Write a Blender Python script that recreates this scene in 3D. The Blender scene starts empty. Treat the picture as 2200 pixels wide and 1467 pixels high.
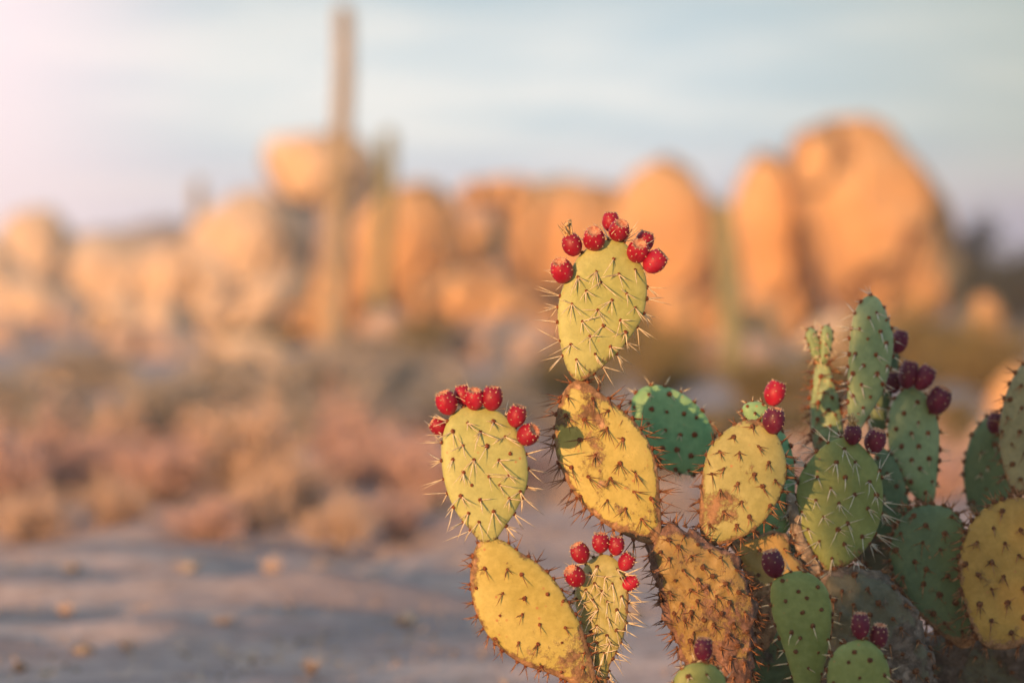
import bpy, math, random
import numpy as np
from mathutils import Vector, noise

R = math.radians
sc = bpy.context.scene
COL = sc.collection

# ------------------------------------------------------------------ camera
CAM_H = 0.72
LENS = 85.0
FPX = LENS / 36.0 * 2200.0          # focal length in photo pixels
D0 = 3.64                           # focused distance
cam = bpy.data.cameras.new("camera")
cam_o = bpy.data.objects.new("camera", cam)
COL.objects.link(cam_o)
cam_o.location = (0, 0, CAM_H)
cam_o.rotation_euler = (math.pi / 2, 0, 0)
cam.lens = LENS
cam.sensor_width = 36.0
cam.clip_start = 0.05
cam.clip_end = 6000
cam.dof.use_dof = True
cam.dof.focus_distance = D0 - 0.02
cam.dof.aperture_fstop = 1.65
cam.dof.aperture_blades = 0
sc.camera = cam_o

# ------------------------------------------------------------------ light
SUN_EL, SUN_AZ = 4.0, 30.0          # degrees; azimuth to the left of straight behind the camera
world = bpy.data.worlds.new("World")
sc.world = world
world.use_nodes = True
wt = world.node_tree
bg = wt.nodes["Background"]


def wn(t, **kw):
    n = wt.nodes.new(t)
    for k, v in kw.items():
        setattr(n, k, v)
    return n


def wmath(op, a, b=None, c=None, clamp=False):
    n = wn("ShaderNodeMath", operation=op, use_clamp=clamp)
    for i, x in enumerate((a, b, c)):
        if x is None:
            continue
        if isinstance(x, (int, float)):
            n.inputs[i].default_value = x
        else:
            wt.links.new(x, n.inputs[i])
    return n.outputs[0]


def wmix(f, a, b):
    n = wn("ShaderNodeMix", data_type="RGBA")
    for s, x in ((n.inputs[0], f), (n.inputs[6], a), (n.inputs[7], b)):
        if isinstance(x, (int, float)):
            s.default_value = x
        elif isinstance(x, tuple):
            s.default_value = (*x, 1)
        else:
            wt.links.new(x, s)
    return n.outputs[2]


def wmap(v, a, b):
    n = wn("ShaderNodeMapRange", interpolation_type="SMOOTHSTEP")
    wt.links.new(v, n.inputs[0])
    n.inputs[1].default_value = a
    n.inputs[2].default_value = b
    return n.outputs[0]


sky = wn("ShaderNodeTexSky", sky_type="NISHITA", sun_disc=False)
sky.sun_elevation = R(SUN_EL)
sky.sun_rotation = R(180 + SUN_AZ)
tc = wn("ShaderNodeTexCoord")
sep = wn("ShaderNodeSeparateXYZ")
wt.links.new(tc.outputs["Generated"], sep.inputs[0])
dx, dy, dz = sep.outputs
mp = wn("ShaderNodeMapping")
mp.inputs["Scale"].default_value = (6, 6, 45)
wt.links.new(tc.outputs["Generated"], mp.inputs[0])
nz = wn("ShaderNodeTexNoise")
nz.inputs["Scale"].default_value = 1.0
nz.inputs["Detail"].default_value = 3
wt.links.new(mp.outputs[0], nz.inputs["Vector"])
n1 = wmap(nz.outputs[0], 0.36, 0.66)
# veil of thin evening cloud: lavender low, cream band, blue-green above; paler towards the west (left)
low = wmix(n1, (0.47, 0.53, 0.67), (0.65, 0.63, 0.70))
mid = wmix(n1, (0.51, 0.65, 0.71), (0.80, 0.83, 0.81))
high = wmix(n1, (0.34, 0.47, 0.53), (0.52, 0.60, 0.62))
jit = wmath("MULTIPLY_ADD", nz.outputs[0], 0.03, dz)
veil = wmix(wmap(jit, 0.062, 0.105), low, mid)
veil = wmix(wmap(jit, 0.115, 0.20), veil, high)
side = wmath("DIVIDE", dx, wmath("MAXIMUM", dy, 0.2))
veil = wmix(wmap(side, -0.10, -0.24), veil, (0.98, 0.83, 0.87))
veil = wmix(wmap(side, 0.05, 0.26), veil, wmix(wmap(jit, 0.06, 0.10), wmix(n1, (0.36, 0.36, 0.45), (0.46, 0.43, 0.47)), wmix(n1, (0.38, 0.47, 0.45), (0.46, 0.53, 0.49))))
veil10 = wn("ShaderNodeVectorMath", operation="SCALE")
wt.links.new(veil, veil10.inputs[0])
veil10.inputs["Scale"].default_value = 11.0
ahead = wmap(dy, -0.35, 0.75)
cover = wmath("MULTIPLY", ahead, wmath("SUBTRACT", 1.0, wmath("MULTIPLY", wmap(dz, 0.2, 0.75), 0.35)))
tint = wn("ShaderNodeVectorMath", operation="MULTIPLY")
wt.links.new(sky.outputs[0], tint.inputs[0])
tint.inputs[1].default_value = (1.3, 1.7, 2.2)
open_sky = wmix(wmap(dz, 0.02, 0.35), tint.outputs[0], (3.2, 4.9, 6.2))
col = wmix(cover, open_sky, veil10.outputs[0])
wt.links.new(col, bg.inputs[0])
bg.inputs[1].default_value = 0.1

sun = bpy.data.lights.new("sun", "SUN")
sun.energy = 5.0
sun.angle = R(0.5)
sun.color = (1.0, 0.53, 0.225)
sun_o = bpy.data.objects.new("sun", sun)
COL.objects.link(sun_o)
sun_o.location = (-8, -14, 4)
sdir = Vector((-math.sin(R(SUN_AZ)) * math.cos(R(SUN_EL)), -math.cos(R(SUN_AZ)) * math.cos(R(SUN_EL)), math.sin(R(SUN_EL))))
sun_o.rotation_euler = sdir.to_track_quat("Z", "Y").to_euler()

sc.view_settings.view_transform = "Standard"
sc.view_settings.look = "None"
sc.view_settings.gamma = 1.0
sc.view_settings.exposure = 0.12
sc.cycles.max_bounces = 6
sc.cycles.transparent_max_bounces = 4

# ------------------------------------------------------------------ helpers
rnd = random.Random(11)
ORIG = {}


def P(px, py, Y):
    return np.array(((px - 1100.0) / FPX * Y, Y, CAM_H - (py - 733.5) / FPX * Y))


def mesh_obj(name, verts, faces, mats, parent=None, origin=None, face_mats=None, smooth=True, attrs=None):
    """one mesh object; verts are world coordinates, origin the object's own base point"""
    verts = np.asarray(verts, float)
    if origin is None:
        origin = verts.mean(axis=0)
    origin = np.asarray(origin, float)
    me = bpy.data.meshes.new(name)
    me.from_pydata((verts - origin).tolist(), [], [tuple(f) for f in faces])
    for m in mats if isinstance(mats, (list, tuple)) else [mats]:
        me.materials.append(m)
    if face_mats is not None:
        me.polygons.foreach_set("material_index", np.asarray(face_mats, np.int32))
    if smooth is True:
        me.polygons.foreach_set("use_smooth", np.ones(len(me.polygons), bool))
    for k, v in (attrs or {}).items():
        a = me.attributes.new(k, "FLOAT", "POINT")
        a.data.foreach_set("value", np.asarray(v, np.float32))
    me.update()
    o = bpy.data.objects.new(name, me)
    COL.objects.link(o)
    po = np.zeros(3)
    if parent is not None:
        o.parent = parent
        po = ORIG[parent.name]
    o.location = tuple(origin - po)
    ORIG[o.name] = origin
    return o


def tag(o, label, cat, group=None, kind=None):
    if label:
        o["label"] = label
    if cat:
        o["category"] = cat
    if group:
        o["group"] = group
    if kind:
        o["kind"] = kind
    return o


def empty(name, loc, label, cat, group=None):
    o = bpy.data.objects.new(name, None)
    o.empty_display_size = 0.1
    COL.objects.link(o)
    o.location = tuple(loc)
    ORIG[o.name] = np.asarray(loc, float)
    return tag(o, label, cat, group)


class NT:
    """small material builder"""

    def __init__(self, name):
        self.m = bpy.data.materials.new(name)
        self.m.use_nodes = True
        self.t = self.m.node_tree
        self.b = self.t.nodes["Principled BSDF"]
        self.tc = self.t.nodes.new("ShaderNodeTexCoord").outputs["Object"]

    def n(self, t, **kw):
        n = self.t.nodes.new(t)
        for k, v in kw.items():
            setattr(n, k, v)
        return n

    def put(self, sock, x):
        if isinstance(x, (int, float)):
            sock.default_value = x
        elif isinstance(x, tuple):
            sock.default_value = (*x, 1) if len(x) == 3 and sock.type == "RGBA" else x
        else:
            self.t.links.new(x, sock)

    def noise(self, scale, detail=3, rough=0.55, vec=None, out=0):
        n = self.n("ShaderNodeTexNoise")
        self.put(n.inputs["Scale"], scale)
        self.put(n.inputs["Detail"], detail)
        self.put(n.inputs["Roughness"], rough)
        self.put(n.inputs["Vector"], vec or self.tc)
        return n.outputs[out]

    def vor(self, scale, vec=None, feature="F1"):
        n = self.n("ShaderNodeTexVoronoi", feature=feature)
        self.put(n.inputs["Scale"], scale)
        self.put(n.inputs["Vector"], vec or self.tc)
        return n.outputs[0]

    def attr(self, name):
        return self.n("ShaderNodeAttribute", attribute_name=name).outputs["Fac"]

    def math(self, op, a, b=0.0, clamp=False):
        n = self.n("ShaderNodeMath", operation=op, use_clamp=clamp)
        self.put(n.inputs[0], a)
        self.put(n.inputs[1], b)
        return n.outputs[0]

    def map(self, v, a, b, lo=0.0, hi=1.0):
        n = self.n("ShaderNodeMapRange", interpolation_type="SMOOTHSTEP")
        self.put(n.inputs[0], v)
        for i, x in ((1, a), (2, b), (3, lo), (4, hi)):
            self.put(n.inputs[i], x)
        return n.outputs[0]

    def mix(self, f, a, b):
        n = self.n("ShaderNodeMix", data_type="RGBA")
        self.put(n.inputs[0], f)
        self.put(n.inputs[6], a)
        self.put(n.inputs[7], b)
        return n.outputs[2]

    def scaled(self, s):
        n = self.n("ShaderNodeMapping")
        n.inputs["Scale"].default_value = s
        self.put(n.inputs[0], self.tc)
        return n.outputs[0]

    def bump(self, h, strength, dist):
        n = self.n("ShaderNodeBump")
        n.inputs["Strength"].default_value = strength
        n.inputs["Distance"].default_value = dist
        self.put(n.inputs["Height"], h)
        self.put(self.b.inputs["Normal"], n.outputs[0])

    def done(self, col, rough=0.8, spec=0.3):
        self.put(self.b.inputs["Base Color"], col)
        self.put(self.b.inputs["Roughness"], rough)
        self.put(self.b.inputs["Specular IOR Level"], spec)
        return self.m


# ------------------------------------------------------------------ materials
def pad_material(name, ca, cb, cork=0.0, blotch=0.0, seed=0.0, bark=(0.36, 0.2, 0.105)):
    """cactus skin: two greens, corky rim and base, small rusty scars"""
    k = NT(name)
    off = k.n("ShaderNodeVectorMath", operation="ADD")
    k.put(off.inputs[0], k.tc)
    off.inputs[1].default_value = (seed * 3.1, seed * 1.7, seed * 2.3)
    v = off.outputs[0]
    edge, base = k.attr("rim"), k.attr("base")
    big = k.noise(11, 2, vec=v)
    fine = k.noise(90, 4, vec=v)
    g = k.mix(k.map(big, 0.35, 0.68), ca, cb)
    g = k.mix(k.math("MULTIPLY", k.map(fine, 0.35, 0.75), 0.28), g, tuple(min(1, c * 1.45 + 0.02) for c in cb))
    g = k.mix(k.math("MULTIPLY", k.map(k.noise(240, 2, vec=v), 0.45, 0.8), 0.22), g, tuple(c * 0.6 for c in ca))
    # rust flecks
    vo = k.vor(60, v)
    flecks = k.math("MULTIPLY", k.map(vo, 0.17, 0.08), k.map(k.noise(17, 1, vec=v), 0.5, 0.66))
    g = k.mix(k.math("MULTIPLY", flecks, 0.75), g, (0.45, 0.17, 0.07))
    # cork
    sc1 = k.math("ADD", k.math("MULTIPLY", k.noise(46, 6, 0.7, vec=v), 0.7), k.math("MULTIPLY", k.noise(150, 4, 0.7, vec=v), 0.3))
    drive = k.math("ADD", k.math("MULTIPLY", k.map(edge, 0.84, 1.0), 0.10 + 0.26 * min(1.0, cork * 2.6)),
                   k.math("ADD", k.math("MULTIPLY", base, 0.22), k.math("MULTIPLY", k.map(k.noise(9, 2, vec=v), 0.46, 0.64), 0.30 * blotch)))
    mask = k.map(k.math("ADD", sc1, k.math("MULTIPLY", drive, 1.0)), 0.755 - 0.32 * cork, 0.885 - 0.30 * cork)
    barkc = k.mix(k.map(k.noise(70, 4, 0.7, vec=v), 0.35, 0.65), tuple(c * 0.42 for c in bark), bark)
    barkc = k.mix(k.map(k.noise(38, 3, 0.7, vec=v), 0.55, 0.72), barkc, tuple(min(1, c * 1.5 + 0.03) for c in bark))
    g = k.mix(mask, g, barkc)
    h = k.math("ADD", k.math("MULTIPLY", fine, 0.25), k.math("MULTIPLY", k.math("MULTIPLY", mask, sc1), 2.2))
    k.bump(h, 0.5, 0.004)
    return k.done(g, k.map(mask, 0, 1, 0.5, 0.9), 0.35)


def plain(name, ca, cb, scale=60, rough=0.8, bump=0.3, dist=0.002, spec=0.25):
    k = NT(name)
    n = k.noise(scale, 4)
    if bump:
        k.bump(n, bump, dist)
    return k.done(k.mix(k.map(n, 0.35, 0.65), ca, cb), rough, spec)


def fruit_material(name, ca, cb):
    k = NT(name)
    n = k.noise(45, 3)
    c = k.mix(k.map(n, 0.35, 0.7), ca, cb)
    c = k.mix(k.math("MULTIPLY", k.map(k.noise(220, 2), 0.52, 0.75), 0.35), c, tuple(x * 0.5 for x in ca))
    oi = k.n("ShaderNodeObjectInfo").outputs["Random"]
    c = k.mix(k.map(oi, 0.2, 1.0, 0.0, 0.55), c, tuple(x * 0.6 for x in ca))
    bloom = k.map(k.noise(28, 4, 0.65), 0.56, 0.8)
    c = k.mix(k.math("MULTIPLY", bloom, 0.25), c, (0.5, 0.22, 0.3))
    k.bump(k.noise(160, 3), 0.2, 0.002)
    k.b.inputs["Coat Weight"].default_value = 0.05
    k.b.inputs["Coat Roughness"].default_value = 0.3
    k.b.inputs["Subsurface Weight"].default_value = 0.06
    k.b.inputs["Subsurface Radius"].default_value = (0.012, 0.003, 0.003)
    return k.done(c, k.map(n, 0.3, 0.7, 0.45, 0.62), 0.35)


M_AREOLE = plain("areole_felt", (0.085, 0.035, 0.02), (0.2, 0.085, 0.04), 300, 0.95)
M_AREOLE_RED = plain("rusty_areole_felt", (0.13, 0.035, 0.018), (0.26, 0.09, 0.04), 300, 0.95)
M_SPINE = plain("pale_spine", (0.62, 0.48, 0.30), (0.82, 0.70, 0.50), 160, 0.5, 0)
M_SPINE_BROWN = plain("brown_spine", (0.13, 0.05, 0.025), (0.42, 0.2, 0.09), 90, 0.5, 0)
M_SPINE_WHITE = plain("white_spine", (0.6, 0.54, 0.45), (0.78, 0.74, 0.66), 160, 0.5, 0)
M_FRUIT = fruit_material("ripe_red_fruit_skin", (0.31, 0.003, 0.022), (0.46, 0.008, 0.034))
M_FRUIT_SHADED = fruit_material("shaded_fruit_skin", (0.10, 0.005, 0.028), (0.19, 0.009, 0.042))  # same fruit skin made darker, shade painted into its colour
M_CRATER = plain("fruit_crater", (0.36, 0.12, 0.07), (0.58, 0.3, 0.18), 260, 0.85)
M_DOT = plain("fruit_glochids", (0.45, 0.3, 0.17), (0.72, 0.55, 0.38), 300, 0.85, 0)
M_DRYFLOWER = plain("dried_flower", (0.36, 0.2, 0.08), (0.66, 0.46, 0.24), 200, 0.9)

GREENS = {
    "lime": ((0.34, 0.35, 0.11), (0.42, 0.41, 0.15)),
    "gold": ((0.41, 0.325, 0.075), (0.50, 0.40, 0.115)),
    "dull": ((0.28, 0.26, 0.085), (0.36, 0.32, 0.12)),
    "jade": ((0.13, 0.30, 0.14), (0.22, 0.38, 0.18)),
    "sage": ((0.19, 0.27, 0.13), (0.27, 0.34, 0.18)),
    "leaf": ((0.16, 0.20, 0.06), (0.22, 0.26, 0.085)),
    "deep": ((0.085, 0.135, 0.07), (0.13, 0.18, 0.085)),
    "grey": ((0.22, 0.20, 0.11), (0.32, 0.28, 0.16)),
    "shade_murk": ((0.085, 0.08, 0.05), (0.14, 0.125, 0.08)),  # darkened skin, puts the lower-right shade into the colour
    "umber": ((0.25, 0.165, 0.055), (0.34, 0.225, 0.075)),
    "dim_ochre": ((0.34, 0.20, 0.045), (0.44, 0.27, 0.065)),  # dimmed skin, puts part shade into the right-edge pad's colour
    "amber": ((0.31, 0.20, 0.06), (0.42, 0.27, 0.085)),
}


# ------------------------------------------------------------------ inflated outlines (pads, boulders)
def catmull(pts, n):
    p = np.asarray(pts, float)
    m = len(p)
    dense = []
    for i in range(m):
        p0, p1, p2, p3 = p[i - 1], p[i], p[(i + 1) % m], p[(i + 2) % m]
        for t in np.linspace(0, 1, 16, endpoint=False):
            dense.append(0.5 * ((2 * p1) + (-p0 + p2) * t + (2 * p0 - 5 * p1 + 4 * p2 - p3) * t * t + (-p0 + 3 * p1 - 3 * p2 + p3) * t ** 3))
    d = np.array(dense)
    seg = np.linalg.norm(np.roll(d, -1, 0) - d, axis=1)
    cum = np.concatenate([[0], np.cumsum(seg)])
    d = np.vstack([d, d[:1]])
    s = np.linspace(0, cum[-1], n, endpoint=False)
    return np.stack([np.interp(s, cum, d[:, k]) for k in (0, 1)], 1)


def centroid(p):
    x, y = p[:, 0], p[:, 1]
    x2, y2 = np.roll(x, -1), np.roll(y, -1)
    c = x * y2 - x2 * y
    a = c.sum() / 2
    return np.array([((x + x2) * c).sum() / (6 * a), ((y + y2) * c).sum() / (6 * a)])


class Inflated:
    """a closed outline given its own plane in space (depth, lean, turn) and a real thickness"""

    def __init__(self, pts, depth, lean, turn, thick, power, n=96, rings=18, centre=None):
        self.o = catmull(pts, n)
        self.c = centroid(self.o) if centre is None else np.array(centre, float)
        self.depth, self.lean, self.turn = depth, lean, turn
        self.T, self.p = thick, power
        self.n, self.rings = n, rings
        u = self.plane(self.c + (1, 0)) - self.plane(self.c)
        v = self.plane(self.c + (0, -1)) - self.plane(self.c)
        self.u = u / np.linalg.norm(u)
        nn = np.cross(v, u)
        self.nrm = nn / np.linalg.norm(nn)
        if self.nrm[1] > 0:
            self.nrm = -self.nrm
        v2 = np.cross(self.u, self.nrm)
        self.v = v2 / np.linalg.norm(v2)
        if self.v[2] < 0:
            self.v = -self.v
        self.mpp = depth / FPX

    def plane(self, q):
        d = (np.asarray(q, float) - self.c) * self.depth / FPX
        return P(q[0], q[1], self.depth + self.turn * d[0] - self.lean * d[1])

    def prof(self, s):
        return self.T * np.sqrt(np.clip(1 - s ** self.p, 0, 1))

    def radius(self, ang):
        a = np.arctan2(self.o[:, 1] - self.c[1], self.o[:, 0] - self.c[0])
        r = np.linalg.norm(self.o - self.c, axis=1)
        i = np.argsort(a)
        return np.interp(ang, a[i], r[i], period=2 * math.pi)

    def s_of(self, q):
        d = np.asarray(q) - self.c
        return np.linalg.norm(d) / max(1e-6, self.radius(math.atan2(d[1], d[0])))

    def surf(self, q, side):
        s = self.s_of(q)
        p = self.plane(q) + self.nrm * side * self.prof(min(s, 1.0))
        e = 3.0
        a = self.plane(q + np.array([e, 0])) + self.nrm * side * self.prof(min(self.s_of(q + np.array([e, 0])), 1))
        b = self.plane(q + np.array([0, e])) + self.nrm * side * self.prof(min(self.s_of(q + np.array([0, e])), 1))
        nn = np.cross(a - p, b - p)
        nn /= np.linalg.norm(nn) + 1e-12
        if nn @ self.nrm * side < 0:
            nn = -nn
        return p, nn

    def build(self):
        n, m = self.n, self.rings
        ss = np.sin(np.linspace(0, math.pi / 2, m + 1))[1:]
        verts, px, sv, fl = [], [], [], []
        for side in (1, -1):
            verts.append(self.plane(self.c) + self.nrm * side * self.T)
            px.append(self.c); sv.append(0.0); fl.append(side)
            for k, s in enumerate(ss):
                if side == -1 and k == m - 1:
                    break
                for i in range(n):
                    q = self.c + (self.o[i] - self.c) * s
                    verts.append(self.plane(q) + self.nrm * side * self.prof(s))
                    px.append(q); sv.append(s); fl.append(side if k < m - 1 else 0)
        f0, b0 = 0, 1 + n * m

        def vid(side, k, i):
            i %= n
            if side == 1 or k == m - 1:
                return 1 + k * n + i
            return b0 + 1 + k * n + i
        faces = []
        for side, pole in ((1, f0), (-1, b0)):
            for i in range(n):
                t = (pole, vid(side, 0, i), vid(side, 0, i + 1))
                faces.append(t if side == 1 else t[::-1])
                for k in range(m - 1):
                    t = (vid(side, k, i), vid(side, k + 1, i), vid(side, k + 1, i + 1), vid(side, k, i + 1))
                    faces.append(t if side == 1 else t[::-1])
        return np.array(verts), faces, np.array(px), np.array(sv), np.array(fl)


def basis(n):
    n = n / (np.linalg.norm(n) + 1e-12)
    a = np.array([0, 0, 1.0]) if abs(n[2]) < 0.9 else np.array([1.0, 0, 0])
    u = np.cross(a, n); u /= np.linalg.norm(u)
    return u, np.cross(n, u), n


def add_cone(V, F, FM, p, d, L, r, mi, bend=0.0):
    u, v, n = basis(d)
    b = len(V)
    mid = p + n * L * 0.55 + u * bend * L
    for a in (0.3, 2.4, 4.5):
        V.append(p + (u * math.cos(a) + v * math.sin(a)) * r)
    for a in (0.3, 2.4, 4.5):
        V.append(mid + (u * math.cos(a) + v * math.sin(a)) * r * 0.72)
    V.append(p + n * L + u * bend * L * 0.2)
    for i in range(3):
        j = (i + 1) % 3
        F.append((b + i, b + j, b + 3 + j, b + 3 + i)); FM.append(mi)
        F.append((b + 3 + i, b + 3 + j, b + 6)); FM.append(mi)


def add_areole(V, F, FM, p, n, r, mi, rg):
    u, v, n = basis(n)
    b = len(V)
    k = 6
    ph = rg.random() * 6
    for j, (rr, hh) in enumerate(((1.0, -0.25), (0.85, 0.45))):
        for i in range(k):
            a = ph + i * 2 * math.pi / k
            q = rr * rg.uniform(0.75, 1.2)
            V.append(p + (u * math.cos(a) + v * math.sin(a)) * r * q + n * r * hh * rg.uniform(0.7, 1.3))
    V.append(p + n * r * 0.8)
    for i in range(k):
        j = (i + 1) % k
        F.append((b + i, b + j, b + k + j, b + k + i)); FM.append(mi)
        F.append((b + k + i, b + k + j, b + 2 * k)); FM.append(mi)


def make_fruit(parent, cx, cy, w, depth, adx, ady, toward=0.15, h=None, dark=False, flower=False):
    """barrel shaped prickly-pear fruit with a sunken crown and glochid dots"""
    rg = random.Random(int(cx * 7 + cy))
    mpp = depth / FPX
    rad = w * 0.5 * mpp
    H = (h or w * 1.12) * mpp
    ax = np.array([adx, -toward * 1.0, -ady], float)
    ax /= np.linalg.norm(ax)
    u, v, ax = basis(ax)
    c = P(cx, cy, depth)
    base = c - ax * H * 0.5
    prof = [(0.0, 0.30), (0.04, 0.45), (0.14, 0.70), (0.28, 0.90), (0.44, 1.0), (0.60, 1.0), (0.76, 0.92), (0.88, 0.80), (0.96, 0.68),
            (1.0, 0.60), (0.985, 0.52), (0.93, 0.42), (0.88, 0.22)]
    ns = 22
    lob = [rg.uniform(-0.035, 0.035) for _ in range(5)]
    V, F, FM = [], [], []

    def pt(t, r, a):
        k = 1 + lob[0] * math.cos(a + 1) + lob[1] * math.cos(2 * a) + lob[2] * math.sin(3 * a) + lob[3] * math.cos(5 * a) * 0.5
        return base + ax * H * t + (u * math.cos(a) + v * math.sin(a)) * rad * r * k
    for t, r in prof:
        for i in range(ns):
            V.append(pt(t, r, 2 * math.pi * i / ns))
    for k in range(len(prof) - 1):
        for i in range(ns):
            j = (i + 1) % ns
            F.append((k * ns + i, k * ns + j, (k + 1) * ns + j, (k + 1) * ns + i)); FM.append(1 if k >= 9 else 0)
    V.append(base); V.append(base + ax * H * 0.87)
    for i in range(ns):
        j = (i + 1) % ns
        F.append((len(V) - 2, j, i)); FM.append(0)
        F.append((len(V) - 1, (len(prof) - 1) * ns + i, (len(prof) - 1) * ns + j)); FM.append(1)
    # glochid tufts: a ring on the crown edge and a loose spiral on the sides
    ts = np.array([p[0] for p in prof[:10]]); rs = np.array([p[1] for p in prof[:10]])
    spots = [(0.975, 2 * math.pi * i / 11 + rg.uniform(-0.1, 0.1), 0.9) for i in range(11)]
    spots += [(0.84 - 0.05 * rg.random(), 2 * math.pi * (i + 0.5) / 8 + rg.uniform(-.15, .15), 0.9) for i in range(8)]
    spots += [(0.62 + rg.uniform(-0.05, 0.05), 2 * math.pi * i / 6 + rg.uniform(-.2, .2), 0.85) for i in range(6)]
    spots += [(0.38 + rg.uniform(-0.05, 0.05), 2 * math.pi * (i + 0.5) / 5 + rg.uniform(-.2, .2), 0.8) for i in range(5)]
    for t, a, k in spots:
        p = pt(t, np.interp(t, ts, rs), a)
        nrm = p - (base + ax * H * min(t, 0.8) * 0.85)
        nrm /= np.linalg.norm(nrm)
        add_areole(V, F, FM, p, nrm, 0.00115 * k * (w / 46), 2, rg)
        for _ in range(4 if t > 0.8 else 3):
            d = nrm + np.array([rg.uniform(-.6, .6) for _ in range(3)])
            add_cone(V, F, FM, p, d, rg.uniform(0.002, 0.004), 0.0003, 2)
    if flower:
        top = base + ax * H * 0.9
        for _ in range(16):
            d = ax + 0.35 * np.array([rg.uniform(-1, 1) for _ in range(3)])
            add_cone(V, F, FM, top + (u * rg.uniform(-1, 1) + v * rg.uniform(-1, 1)) * rad * 0.3, d, H * rg.uniform(0.5, 0.85), rad * 0.17, 3, 0.06)
        for _ in range(7):
            d = ax + 0.5 * np.array([rg.uniform(-1, 1) for _ in range(3)])
            add_areole(V, F, FM, top + d * H * 0.55, d, rad * 0.22, 3, rg)
    o = mesh_obj("fruit", V, F, [M_FRUIT_SHADED if dark else M_FRUIT, M_CRATER, M_DOT, M_DRYFLOWER], parent, base, FM)
    return o


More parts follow.
